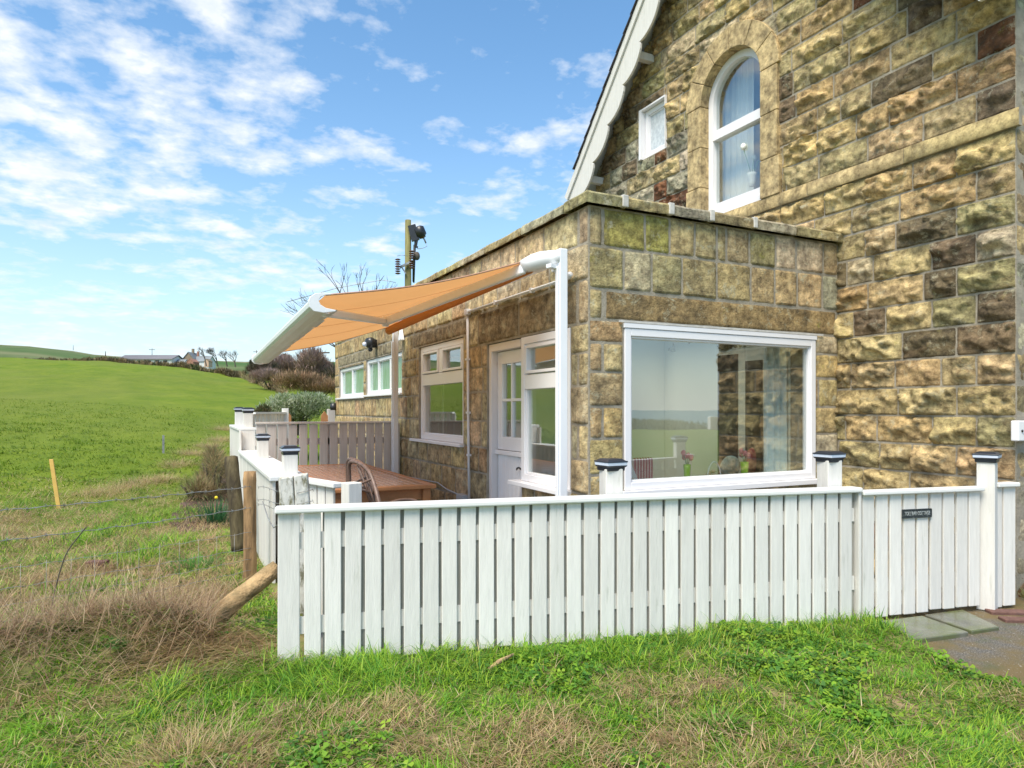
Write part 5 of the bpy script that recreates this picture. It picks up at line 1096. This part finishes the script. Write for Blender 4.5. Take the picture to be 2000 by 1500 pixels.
def dead_heap():
    parts = []
    # tangled dead stems at the left
    n = 6500; x = RNG.uniform(-4.3, -2.45, n); y = RNG.normal(-.10, .20, n)+(x+3.4)*.05; k = ~inpoly(x, y, PAT); x, y = x[k], y[k]; n = len(x); z = H(x, y)+RNG.uniform(0, .06, n)
    c = np.array([[.50, .35, .22], [.62, .45, .28], [.33, .22, .14], [.70, .55, .36]])[RNG.integers(0, 4, n)]*RNG.uniform(.6, 1.15, n)[:, None]
    parts.append(ribbons(np.stack([x, y, z], -1), RNG.normal(.15, .9, n)+math.pi*(RNG.random(n) < .5), RNG.uniform(.5, 1.6, n), RNG.uniform(.12, .34, n), RNG.uniform(.002, .0042, n), RNG.uniform(-.5, 1.1, n), c, c*.9, 5))
    # straw combed over the ground below the log
    n = 2400; x = RNG.normal(-2.38, .22, n); y = RNG.normal(-.38, .17, n); k = ~inpoly(x, y, PAT); x, y = x[k], y[k]; n = len(x); z = H(x, y)+RNG.uniform(0, .05, n); c = STRAW[RNG.integers(0, 5, n)]*RNG.uniform(.6, 1.1, n)[:, None]
    parts.append(ribbons(np.stack([x, y, z], -1), RNG.normal(-2.6, .45, n), RNG.uniform(.8, 1.4, n), RNG.uniform(.10, .26, n), RNG.uniform(.003, .0048, n), RNG.uniform(.2, 1.0, n), c, c, 4))
    # straw tufts in the lawn
    for (u, v, nn, L) in ((360, 1480, 1100, .13), (1090, 1440, 240, .07), (1330, 1350, 260, .07), (1205, 1365, 200, .06), (1050, 1255, 160, .07), (1440, 1245, 260, .06), (650, 1400, 300, .08), (1700, 1290, 160, .05), (300, 980, 260, .1), (200, 1010, 260, .1), (420, 1160, 400, .1), (430, 900, 900, .24), (405, 908, 900, .24), (375, 920, 900, .22), (345, 935, 800, .22), (320, 955, 700, .2), (280, 960, 700, .2), (240, 968, 600, .18), (440, 885, 900, .26), (180, 975, 500, .18), (440, 1040, 300, .1), (455, 1110, 300, .1), (90, 1050, 400, .1), (30, 1020, 300, .1), (250, 1100, 400, .1), (160, 1130, 400, .1), (300, 1040, 350, .1)):
        q = onZ(u, v, .21); rr = .05+L*.5; x = q.x+RNG.normal(0, rr, nn); y = q.y+RNG.normal(0, rr, nn); z = H(x, y); c = STRAW[RNG.integers(0, 5, nn)]*RNG.uniform(.7, 1.15, nn)[:, None]
        parts.append(ribbons(np.stack([x, y, z], -1), np.arctan2(y-q.y, x-q.x)+RNG.normal(0, .7, nn), RNG.uniform(.3, 1.2, nn), L*RNG.uniform(.5, 1.3, nn), RNG.uniform(.0018, .003, nn), RNG.uniform(.3, 1.6, nn), c, c, 4))
    V, F_, C = merge(parts); tag(np_mesh('dead_stems', V, F_, M_blade, col=C, org=(-3, 0, .2)), 'tangle of dead brown stems and straw heaped along the wire fence', 'dead grass', kind='stuff')
    # long bare shoot
    m = MB(); m.tube(sm_path([at(92, 1235, 3.9), at(108, 1150, 3.9), at(128, 1085, 3.9), at(150, 1052, 3.9), at(168, 1030, 3.9)]), [.0045]*13+[.004]*6+[.003]*5+[.0018], 6) if False else m.tube(sm_path([at(92, 1235, 3.9), at(108, 1150, 3.9), at(128, 1085, 3.9), at(150, 1052, 3.9), at(168, 1030, 3.9)]), .0035, 6)
    tag(m.build('bramble_shoot', M_bark, org=at(92, 1235, 3.9)), 'long dark bare bramble shoot rising from the dead growth', 'twig')
dead_heap()
def clump(name, loc, n, L, col, lab, cat, spread=.06, lean=(.05, .7), W=.007, bend=(.2, .9), seg=4, parent=None):
    x = loc[0]+RNG.normal(0, spread, n); y = loc[1]+RNG.normal(0, spread, n); c = np.array(col)*RNG.uniform(.6, 1.3, n)[:, None]
    V, F_, C = ribbons(np.stack([x, y, np.full(n, loc[2])], -1), np.arctan2(y-loc[1], x-loc[0])+RNG.normal(0, .5, n), RNG.uniform(*lean, n), L*RNG.uniform(.6, 1.15, n), np.full(n, W), RNG.uniform(*bend, n), c*.7, c, seg)
    o = np_mesh(name, V, F_, M_blade, parent, col=C, org=None if parent else loc)
    if not parent: tag(o, lab, cat)
    return o
q = onZ(420, 1013, .24); q.z = Hs(q.x, q.y); dt = thing('daffodil_clump', tuple(q), 'dark green clump of daffodil leaves with one yellow flower', 'plant'); clump('leaves', tuple(q), 170, .30, (.05, .16, .06), '', '', .07, (.0, .65), .011, (.1, .7), parent=dt)
m = MB(); z_ = q.z+.30; m.ball((q.x+.01, q.y-.05, z_), .018, 8, 5); m.build('flower', M_yellowfl, dt)
q = onZ(378, 1100, .22); q.z = Hs(q.x, q.y); clump('fern_clump', tuple(q), 420, .12, (.13, .33, .06), 'bright green ferny clump in the straw left of the wire fence post', 'plant', .10, (.2, 1.3), .008)
q = onZ(1405, 1408, .2); q.z = Hs(q.x, q.y); clump('dandelion_plant', tuple(q), 90, .11, (.20, .42, .06), 'rosette of long toothed green leaves in the lawn', 'plant', .03, (.3, 1.3), .012)
q = onZ(225, 1275, .3); q.z = Hs(q.x, q.y)+.05; clump('bramble_seedling', tuple(q), 40, .06, (.12, .28, .06), 'small green bramble leaves in the dead growth', 'plant', .02, (.6, 1.4), .018, (.2, .8), 2)
clump('edge_weeds', (2.66, -1.53, .15), 120, .12, (.30, .36, .10), 'yellow green weeds at the foot of the cottage corner', 'plant', .05, (.1, .9), .006)
for (u, v, lab) in ((560, 1235, 'tall lush grass clump at the left end of the white fence'), (1240, 1255, 'arched grass clump below the middle of the white fence')):
    q = fp(-.06, 0, .10) if u == 560 else fp(2.18, 0, .12); q.z = Hs(q.x, q.y)-.01; clump('grass_clump', tuple(q), 300 if u == 560 else 420, .17 if u == 560 else .13, (.20, .40, .05), lab, 'grass clump', .07 if u == 560 else .10, (.1, 1.0), .0045, (.5, 1.8), 5)
q = onZ(385, 975, .25)
n = 36; th = np.linspace(0, 2*math.pi, n, endpoint=False); pc = [onZ(u, v, .27) for u, v in ((445, 925), (462, 985), (440, 1010), (400, 1022), (350, 1022), (330, 1010), (365, 965), (400, 940))]
m = MB(); cc = sum((p for p in pc), Vector())/len(pc); gx = 30
pts = []; 
xs = np.linspace(min(p.x for p in pc), max(p.x for p in pc), 24); ys = np.linspace(min(p.y for p in pc), max(p.y for p in pc), 60); XX, YY = np.meshgrid(xs, ys, indexing='ij')
ins = inpoly(XX+(fbm(XX*4, YY*4, 3)-.5)*.15, YY, [(p.x, p.y) for p in pc]); ZZ = H(XX, YY)+np.where(ins, .012+.02*fbm(XX*9, YY*9, 12), -.03)
i = np.arange(23)[:, None]*60; j = np.arange(59)[None]; F_ = np.stack([i+j, i+60+j, i+61+j, i+j+1], -1).reshape(-1, 4)
tag(np_mesh('bare_earth', np.stack([XX, YY, ZZ], -1).reshape(-1, 3), F_, M_soil, smooth=True, org=(cc.x, cc.y, .2)), 'patch of bare trodden earth beside the side fence', 'soil', kind='structure')

# ------------------------------------------------------------------ bushes and trees
def twig_bush(name, c, rx, ry, rz, n, cols, lab, cat, group=None, L=.5, W=.012, leaf=False, up=.5, lumps=7, seg=3, mat=None):
    """many small twigs or leaves over an uneven set of lumps, plus a few real stems"""
    c = np.array(c, float); lc = [np.array([random.uniform(-.62, .62)*rx, random.uniform(-.62, .62)*ry, random.uniform(.15, .75)*rz]) for _ in range(lumps)]+[np.array([0, 0, .45*rz])]
    lr = [random.uniform(.28, .5) for _ in range(lumps)]+[.55]; P_ = []; D_ = []
    for (q, r) in zip(lc, lr):
        k = int(n*r**2/sum(x*x for x in lr)); v = RNG.normal(0, 1, (k, 3)); v /= np.linalg.norm(v, axis=1)[:, None]; v[:, 2] = np.where(v[:, 2] < -.35, -v[:, 2], v[:, 2]); rad = RNG.random(k)**.33*.98
        p = q+v*rad[:, None]*np.array([rx, ry, rz])*r*(1+.25*(fbm(v[:, 0]*3+5, v[:, 1]*3+v[:, 2]*2, 19)-.5))[:, None]; P_.append(p); D_.append(v)
    P_ = np.vstack(P_); D_ = np.vstack(D_); P_[:, 2] = np.maximum(P_[:, 2], .01*rz); m_ = len(P_)
    cl = fbm(P_[:, 0]*2.2/rx+9, (P_[:, 1]+P_[:, 2]*1.5)*2.2/ry, 23, 3); ci = np.clip((cl*1.6-.3)*len(cols)+RNG.normal(0, .6, m_), 0, len(cols)-1).astype(int); C = np.array(cols)[ci]*RNG.uniform(.7, 1.25, m_)[:, None]
    az = np.arctan2(D_[:, 1], D_[:, 0])+RNG.normal(0, .6, m_); el = D_[:, 2]*.9+up+RNG.normal(0, .35, m_)
    V, F_, Cc = ribbons(P_+c, az, math.pi/2-el, L*RNG.uniform(.5, 1.2, m_), W*RNG.uniform(.7, 1.3, m_), RNG.uniform(-.2, .5, m_), C*.8, C, seg, roll=RNG.uniform(0, 6.28, m_) if leaf else None)
    t = thing(name, tuple(c), lab, cat, group); np_mesh('crown', V, F_, mat or (M_blade if leaf else M_twig), t, col=Cc)
    m = MB()
    for k in range(7):
        a = k*.9; m.tube([(c[0]+.1*rx*math.cos(a), c[1]+.1*ry*math.sin(a), c[2]-.1*rz), (c[0]+.3*rx*math.cos(a), c[1]+.3*ry*math.sin(a), c[2]+.4*rz), (c[0]+.5*rx*math.cos(a+.3), c[1]+.5*ry*math.sin(a+.3), c[2]+.75*rz)], [.04*rz**.5, .025*rz**.5, .01], 6)
    m.build('stems', M_bark, t); return t
def place_bush(u0, u1, vt, vb, d, depth, **kw):
    c = at((u0+u1)/2, vb, d); w = (u1-u0)/1320*d; h = (vb-vt)/1320*d
    return twig_bush(kw.pop('name', 'bush'), (c.x, c.y, c.z), w*.66, depth, h*1.02, **kw)
BR = [(.21, .145, .12), (.32, .22, .18), (.40, .29, .23), (.26, .19, .18)]; RD = [(.30, .18, .11), (.40, .25, .15), (.44, .30, .18), (.22, .16, .09)]; DK = [(.06, .07, .045), (.11, .095, .06), (.13, .095, .075)]
place_bush(478, 538, 702, 748, 62, 2.2, n=5200, cols=DK+BR[:1], lab='dark bush at the field end, left of the rounded brown thicket', cat='bush', L=.5, W=.05, group='bare bushes beyond the field')
place_bush(496, 562, 727, 757, 50, 1.8, n=5200, cols=BR[1:], lab='rounded brown thicket at the field edge', cat='bush', L=.45, W=.035, group='bare bushes beyond the field')
place_bush(532, 598, 703, 752, 66, 3, n=5200, cols=BR, lab='purple brown bush under the awning tip', cat='bush', L=.6, W=.05, group='bare bushes beyond the field')
place_bush(570, 652, 690, 752, 58, 3, n=6500, cols=BR, lab='tallest purple brown bush behind the awning edge', cat='bush', L=.6, W=.05, group='bare bushes beyond the field')
place_bush(620, 700, 715, 752, 56, 3, n=4200, cols=BR[:2]+DK[:1], lab='dark bush next to the extension corner', cat='bush', L=.5, W=.05, group='bare bushes beyond the field')
place_bush(548, 690, 737, 776, 40, 1.7, n=9500, cols=RD, lab='long reddish bramble hedge behind the silvery shrub', cat='hedge', name='bramble_hedge', L=.35, W=.026, lumps=14)
SV_ = [(.17, .24, .08), (.34, .42, .22), (.56, .62, .42), (.26, .34, .15), (.64, .68, .50)]
place_bush(508, 640, 772, 842, 13.6, .75, n=20000, cols=SV_, lab='silvery green variegated shrub behind the low white fence', cat='shrub', name='silvery_shrub', L=.07, W=.024, leaf=True, lumps=12, seg=2)
place_bush(488, 530, 796, 835, 12.2, .3, n=2600, cols=[(.12, .10, .05), (.18, .16, .07), (.10, .14, .05)], lab='small yellowing shrub left of the silvery shrub', cat='shrub', name='small_shrub', L=.06, W=.018, leaf=True, seg=2)
twig_bush('dry_shrub', (-2.16, 6.7, .2), .30, 1.2, .62, 4200, [(.32, .25, .11), (.42, .33, .17), (.19, .20, .09), (.26, .17, .09)], 'dry brown shrub growing against the outside of the side fence', 'shrub', L=.14, W=.007, leaf=True, up=.05)
twig_bush('dry_undergrowth', (-2.42, 6.1, .2), .34, .7, .30, 2600, [(.42, .34, .18), (.28, .20, .11), (.22, .26, .09)], 'low dry undergrowth at the foot of the dry shrub', 'undergrowth', L=.16, W=.005, up=.1)
def bare_tree(name, base, h, lab, lean=(0, 0), depth=5, spread=.5, seed=1, tr=.06, group=None, cat='tree', twigm=None, hedge=0, cols=None):
    rnd = random.Random(seed); m = MB(); t = thing(name, tuple(base), lab, cat, group); tw = []
    def grow(p, d, L, r, k):
        q = p+d*L; mid = p+d*L*.5+Vector((rnd.uniform(-1, 1), rnd.uniform(-1, 1), 0))*L*.06; 
        (m if k > 1 else mt).tube([p, mid, q], [r, r*.85, r*.7], 5 if k > 1 else 4, False)
        if k == 0: tw.append((q, d)); return
        for j in range(rnd.choice((2, 3, 3))):
            nd = (d+Vector((rnd.uniform(-1, 1), rnd.uniform(-1, 1), rnd.uniform(-.25, .7)))*spread+Vector((lean[0], lean[1], 0))*.35).normalized(); grow(q, nd, L*rnd.uniform(.6, .85), r*.62, k-1)
    mt = MB(); grow(Vector(base), Vector((lean[0]*.4, lean[1]*.4, 1)).normalized(), h*.30, tr, depth)
    m.build('trunk', M_bark, t)
    if hedge:
        n = len(tw)*hedge; P_ = np.array([tuple(tw[i % len(tw)][0]) for i in range(n)])+RNG.normal(0, h*.03, (n, 3)); C = np.array(cols or [(.05, .045, .04)])[RNG.integers(0, len(cols or [1]), n)]*RNG.uniform(.6, 1.2, n)[:, None]
        V, F_, Cc = ribbons(P_, RNG.uniform(0, 6.28, n), RNG.uniform(0, 1.4, n), h*.06*RNG.uniform(.5, 1.2, n), np.full(n, h*.006), RNG.uniform(-.3, .6, n), C, C, 2); np_mesh('crown', V, F_, M_twig, t, col=Cc)
    else: mt.build('crown', M_bark, t)
    if hedge: mt.build('twigs', M_bark, t)
    return t
b = at(660, 760, 25); bare_tree('bare_tree', (b.x+.3, b.y, b.z-1), 5.3, 'bare winter tree rising behind the awning', (.1, 0), 6, .62, 5, .10)
b = at(668, 740, 22); bare_tree('bare_tree', (b.x+.6, b.y, b.z-.5), 3.6, 'bare branching tree half hidden by the extension corner', (-.5, .1), 5, .6, 15, .06)
for k, (u, vb, vt, ln) in enumerate(((395, 715, 686, (-.45, 0)), (418, 716, 683, (-.5, 0)), (436, 716, 688, (-.45, 0)), (452, 717, 690, (-.4, .1)))):
    b = at(u+8, vb, 150); bare_tree('windswept_tree', tuple(b), (vb-vt)/1320*150*1.25, ['first', 'second', 'third', 'fourth'][k]+' from the left of the windswept trees beside the farm', (ln[0], ln[1]), 5, .75, 30+k, .16, 'windswept trees by the farm', hedge=4)
for k, (u, vb, vt, rr) in enumerate(((497, 716, 699, 9), (555, 716, 694, 14), (545, 716, 700, 10))):
    b = at(u, vb, 190); h = (vb-vt)/1320*190; twig_bush('evergreen_tree', (b.x, b.y, b.z), rr/1320*190, 2, h, 2600, [(.02, .035, .025), (.03, .05, .03), (.015, .025, .02)], ['dark tree below the right hand far pole', 'round dark evergreen on the skyline under the awning tip', 'smaller dark tree beside the round evergreen'][k], 'tree', 'dark trees on the skyline', L=.7, W=.25, leaf=True, seg=2)
for k, (u, vb, vt) in enumerate(((590, 715, 695), (612, 712, 697))):
    b = at(u, vb, 120); bare_tree('bare_tree', tuple(b), (vb-vt)/1320*120*1.2, ['small bare tree above the purple brown bush', 'thin bare tree on the skyline near the extension'][k], (0, 0), 4, .5, 60+k, .08, 'small bare trees on the skyline')
# hedgerow along the top of the field
def hedge_line(name, uv, d0, d1, hgt, cols, lab, n=9000, L=.5, W=.09):
    t = RNG.random(n); us = np.interp(t, np.linspace(0, 1, len(uv)), [p[0] for p in uv]); ds = np.interp(t, np.linspace(0, 1, len(uv)), d1); a = (us-1000)/1320
    ds = ds+RNG.normal(0, 1.2, n); x = CX+ds*(a*RT[0]+FW[0]); y = CY+ds*(a*RT[1]+FW[1]); hh = hgt*(.4+.9*fbm(us*.06, us*0, 8, 3)); z = H(x, y)+RNG.random(n)*hh; ci = np.clip((fbm(us*.08, z*.5, 4, 3)*1.5-.25)*len(cols), 0, len(cols)-1).astype(int); C = np.array(cols)[ci]*RNG.uniform(.7, 1.25, n)[:, None]
    V, F_, Cc = ribbons(np.stack([x, y, z-.1], -1), RNG.uniform(0, 6.28, n), RNG.uniform(0, 1.2, n), np.full(n, L), np.full(n, W), RNG.uniform(0, .8, n), C*.8, C, 2)
    o = np_mesh(name, V, F_, M_twig, col=Cc, org=(float(x[0]), float(y[0]), float(z[0]))); tag(o, lab, 'hedge')
hedge_line('hedgerow', [(-200, 0), (0, 0), (150, 0), (250, 0), (350, 0), (430, 0), (480, 0)], 0, [128, 126, 124, 118, 110, 98, 84], .75, [(.20, .15, .07), (.11, .09, .05), (.26, .20, .10), (.07, .085, .03)], 'straggly brown hedgerow and dry bank along the top of the field', 15000)
hedge_line('edge_grass', [(470, 0), (520, 0), (560, 0)], 0, [80, 55, 44], .5, [(.30, .24, .12), (.22, .16, .08)], 'dry tussocks along the field edge under the bushes', 2600, .3, .04)
# hedge and rough land towards the sea behind the photographer, seen in the window
def back_hedge():
    n = 30000; x = RNG.uniform(-60, 80, n); y = -74+RNG.normal(0, 1.3, n)+np.sin(x*.05)*4; hh = .7+.9*fbm(x*.05, x*0, 3, 2); z = H(x, y)+RNG.random(n)*hh; C = np.array([(.05, .07, .02), (.08, .09, .03), (.10, .085, .04)])[RNG.integers(0, 3, n)]*RNG.uniform(.6, 1.2, n)[:, None]
    V, F_, Cc = ribbons(np.stack([x, y, z-.1], -1), RNG.uniform(0, 6.28, n), RNG.uniform(0, 1.2, n), np.full(n, .7), np.full(n, .16), RNG.uniform(0, .8, n), C*.8, C, 2)
    tag(np_mesh('clifftop_hedge', V, F_, M_twig, col=Cc, org=(0, -74, 0)), 'dark clifftop hedge mirrored in the big window', 'hedge')
back_hedge()
# ------------------------------------------------------------------ farm on the skyline
def gable_box(m, c, ax, w, l, hw, hr, over=.3):
    """walls (mat 0) and pitched roof (mat 1); ax = unit vector along the ridge"""
    ax = Vector(ax).normalized(); sx = Vector((-ax.y, ax.x, 0)); c = Vector(c)
    m.mi = 0; P = lambda a, b, z: tuple(c+ax*a+sx*b+Vector((0, 0, z)))
    prof_ = [(-w/2, 0), (w/2, 0), (w/2, hw), (0, hr), (-w/2, hw)]; m.prism([P(-l/2, b, z) for b, z in prof_], tuple(ax*l))
    m.mi = 1; o = over
    for sg in (-1, 1):
        d = (hr-hw)/(w/2); q = [(0, hr+.02), (sg*(w/2+o), hw-d*o+.02), (sg*(w/2+o), hw-d*o+.2), (0, hr+.2)]; m.prism([P(-l/2-o, b, z) for b, z in q], tuple(ax*(l+2*o)))
rt = Vector((RT[0], RT[1], 0)); fw = Vector((FW[0], FW[1], 0))
b = at(297, 716, 160); bt = thing('barn', tuple(b), 'long low farm barn with grey roof and white walls on the skyline', 'barn')
m = MB(); gable_box(m, b, rt, 6, 12.2, 1.5, 2.55, .3); ob = m.build('walls_and_roof', [M_farwhite, M_barnroof], bt)
m = MB()
for k in range(6): c_ = b-fw*3.02+rt*(-4.8+k*1.9); m.obox((c_.x, c_.y, c_.z+.75), rt*.45, fw*.04, (0, 0, .5))
m.build('dark_openings', M_dark, bt)
b = at(377, 722, 170); ft = thing('farmhouse', tuple(b), 'stone farmhouse with chimneys beside the barn', 'house')
m = MB(); gable_box(m, b, fw, 2.5, 5, 2.6, 4.1, .15); m.build('stone_gable', [M_farstone, M_fargrey], ft)
m = MB(); m.obox((b.x-.0, b.y, b.z+4.5), rt*.25, fw*.25, (0, 0, .75)); m.build('chimney', M_farstone, ft); c_ = b+rt*1.3; m = MB(); m.obox((c_.x, c_.y, c_.z+3.8), rt*.22, fw*.25, (0, 0, .8)); m.build('chimney', M_farred, ft)
m = MB(); gable_box(m, b+rt*3.0, rt, 4, 3.6, 1.9, 3.3, .15); m.build('wing', [M_farwhite, M_fargrey], ft)
b = at(377, 716, 158); m = MB(); gable_box(m, b, fw, 1.5, 3, .9, 1.6, .05); tag(m.build('red_shed', [M_farred, M_farred], org=b), 'small red walled shed in front of the farmhouse', 'shed')
b = at(352, 716, 160); m = MB(); gable_box(m, b, rt, 2, 3, .9, 1.5, .1); tag(m.build('lean_to_shed', [M_farwhite, M_fargrey], org=b), 'low pale shed between the barn and the farmhouse', 'shed')
b = at(407, 717, 158); m = MB(); gable_box(m, b, fw, 1.0, 2, 1.2, 1.7, .05); tag(m.build('stone_outhouse', [M_pebble, M_farstone], org=b), 'narrow pale outhouse right of the farmhouse', 'shed')
def far_pole(u, vt, vb, d, lab, arms=2, r=.12):
    b = at(u, vb, d); t_ = at(u, vt, d); t = thing('far_pole', tuple(b), lab, 'utility pole', 'utility poles in the distance'); m = MB(); m.tube([b, t_], [r, r*.7], 6); m.build('pole', M_bark, t)
    if arms:
        m = MB()
        for k in range(arms): z = t_.z-.4-k*.9; m.bar((t_.x-RT[0]*.8, t_.y-RT[1]*.8, z), (t_.x+RT[0]*.8, t_.y+RT[1]*.8, z), .12, .12)
        m.build('crossarm', M_bark, t)
far_pole(297, 680, 697, 180, 'thin pole behind the barn roof', 1, .08); far_pole(501, 684, 712, 170, 'pole with crossarms left of the awning tip', 2); far_pole(206, 686, 696, 300, 'small post on the hill slope', 0, .2); far_pole(143, 674, 684, 380, 'tiny post on the dark hill', 0, .15); far_pole(626, 680, 742, 60, 'slim pole seen under the awning edge', 1, .07)
# near utility pole with pole-top gear
b = at(797, 700, 26); tp = at(797, 430, 26); up = thing('utility_pole', (b.x, b.y, 0), 'green stained wooden utility pole with dark brown insulators above the awning', 'utility pole')
m = MB(); m.tube([(tp.x, tp.y, 0), tuple(tp)], [.16, .115], 12); m.build('pole', M_pole, up)
def S(u, v, d=25.8): return at(u, v, d)
m = MB(); m.tube([S(808, 440), S(811, 470), S(810, 500), S(808, 552)], .035, 6); m.tube([S(809, 478), S(807, 520), S(807, 550)], .03, 6); m.build('riser_cable', M_dark, up)
m = MB(); m.bar(S(804, 440), S(812, 470), .12, .3); m.bar(S(803, 452), S(822, 446), .08, .1); m.build('bracket', M_dark, up)
m = MB(); ax_ = (S(828, 470)-S(817, 443)).normalized(); m.lathe(S(817, 443), [(.12, 0), (.20, .06), (.20, .34), (.13, .40), (.13, .44)], 12, ax_); m.build('switch_drum', M_dark, up)
m = MB(); c0_ = S(822, 456)
for k in range(3): m.lathe(c0_+ax_*(.07*k), [(.06, 0), (.13-.01*k, .02), (.06, .05)], 10, ax_)
m.build('bushing', M_insul, up); m = MB(); m.tube([S(825, 462), S(829, 468), S(832, 475)], .03, 6); m.build('terminal', M_galv, up)
m = MB(); m.tube([S(812, 455), S(814, 470), S(812, 482), S(816, 483)], .05, 6); m.build('lead', M_dark, up)
m = MB(); m.bar(S(781, 522), S(806, 510), .08, .08); m.bar(S(784, 521), S(793, 535), .05, .05); m.build('crossarm', M_galv, up)
for (u, v, dv_) in ((777, 514, 1), (777, 527, -1), (804, 498, 1), (804, 516, -1)):
    m = MB(); p = S(u, v, 25.6); q = (S(u, v-10*dv_, 25.6)-S(u, v, 25.6)).normalized()
    for k in range(4): m.lathe(p+q*(-.14+.085*k), [(.06, 0), (.115, .015), (.06, .05)], 10, q)
    m.build('insulator', M_insul, up)
m = MB(); m.ball(S(814, 500), .13, 8, 6, (1, 1, 1.3)); m.build('junction_pot', M_bark, up)
for (pts) in (((773, 552), (760, 549), (745, 547), (660, 562), (560, 590)), ((776, 500), (785, 498), (796, 500)), ((832, 476), (834, 481), (825, 485), (815, 486))):
    m = MB(); m.tube([S(u, v, 25.5) for u, v in pts], .012, 4); m.build('wire', M_galv, up)
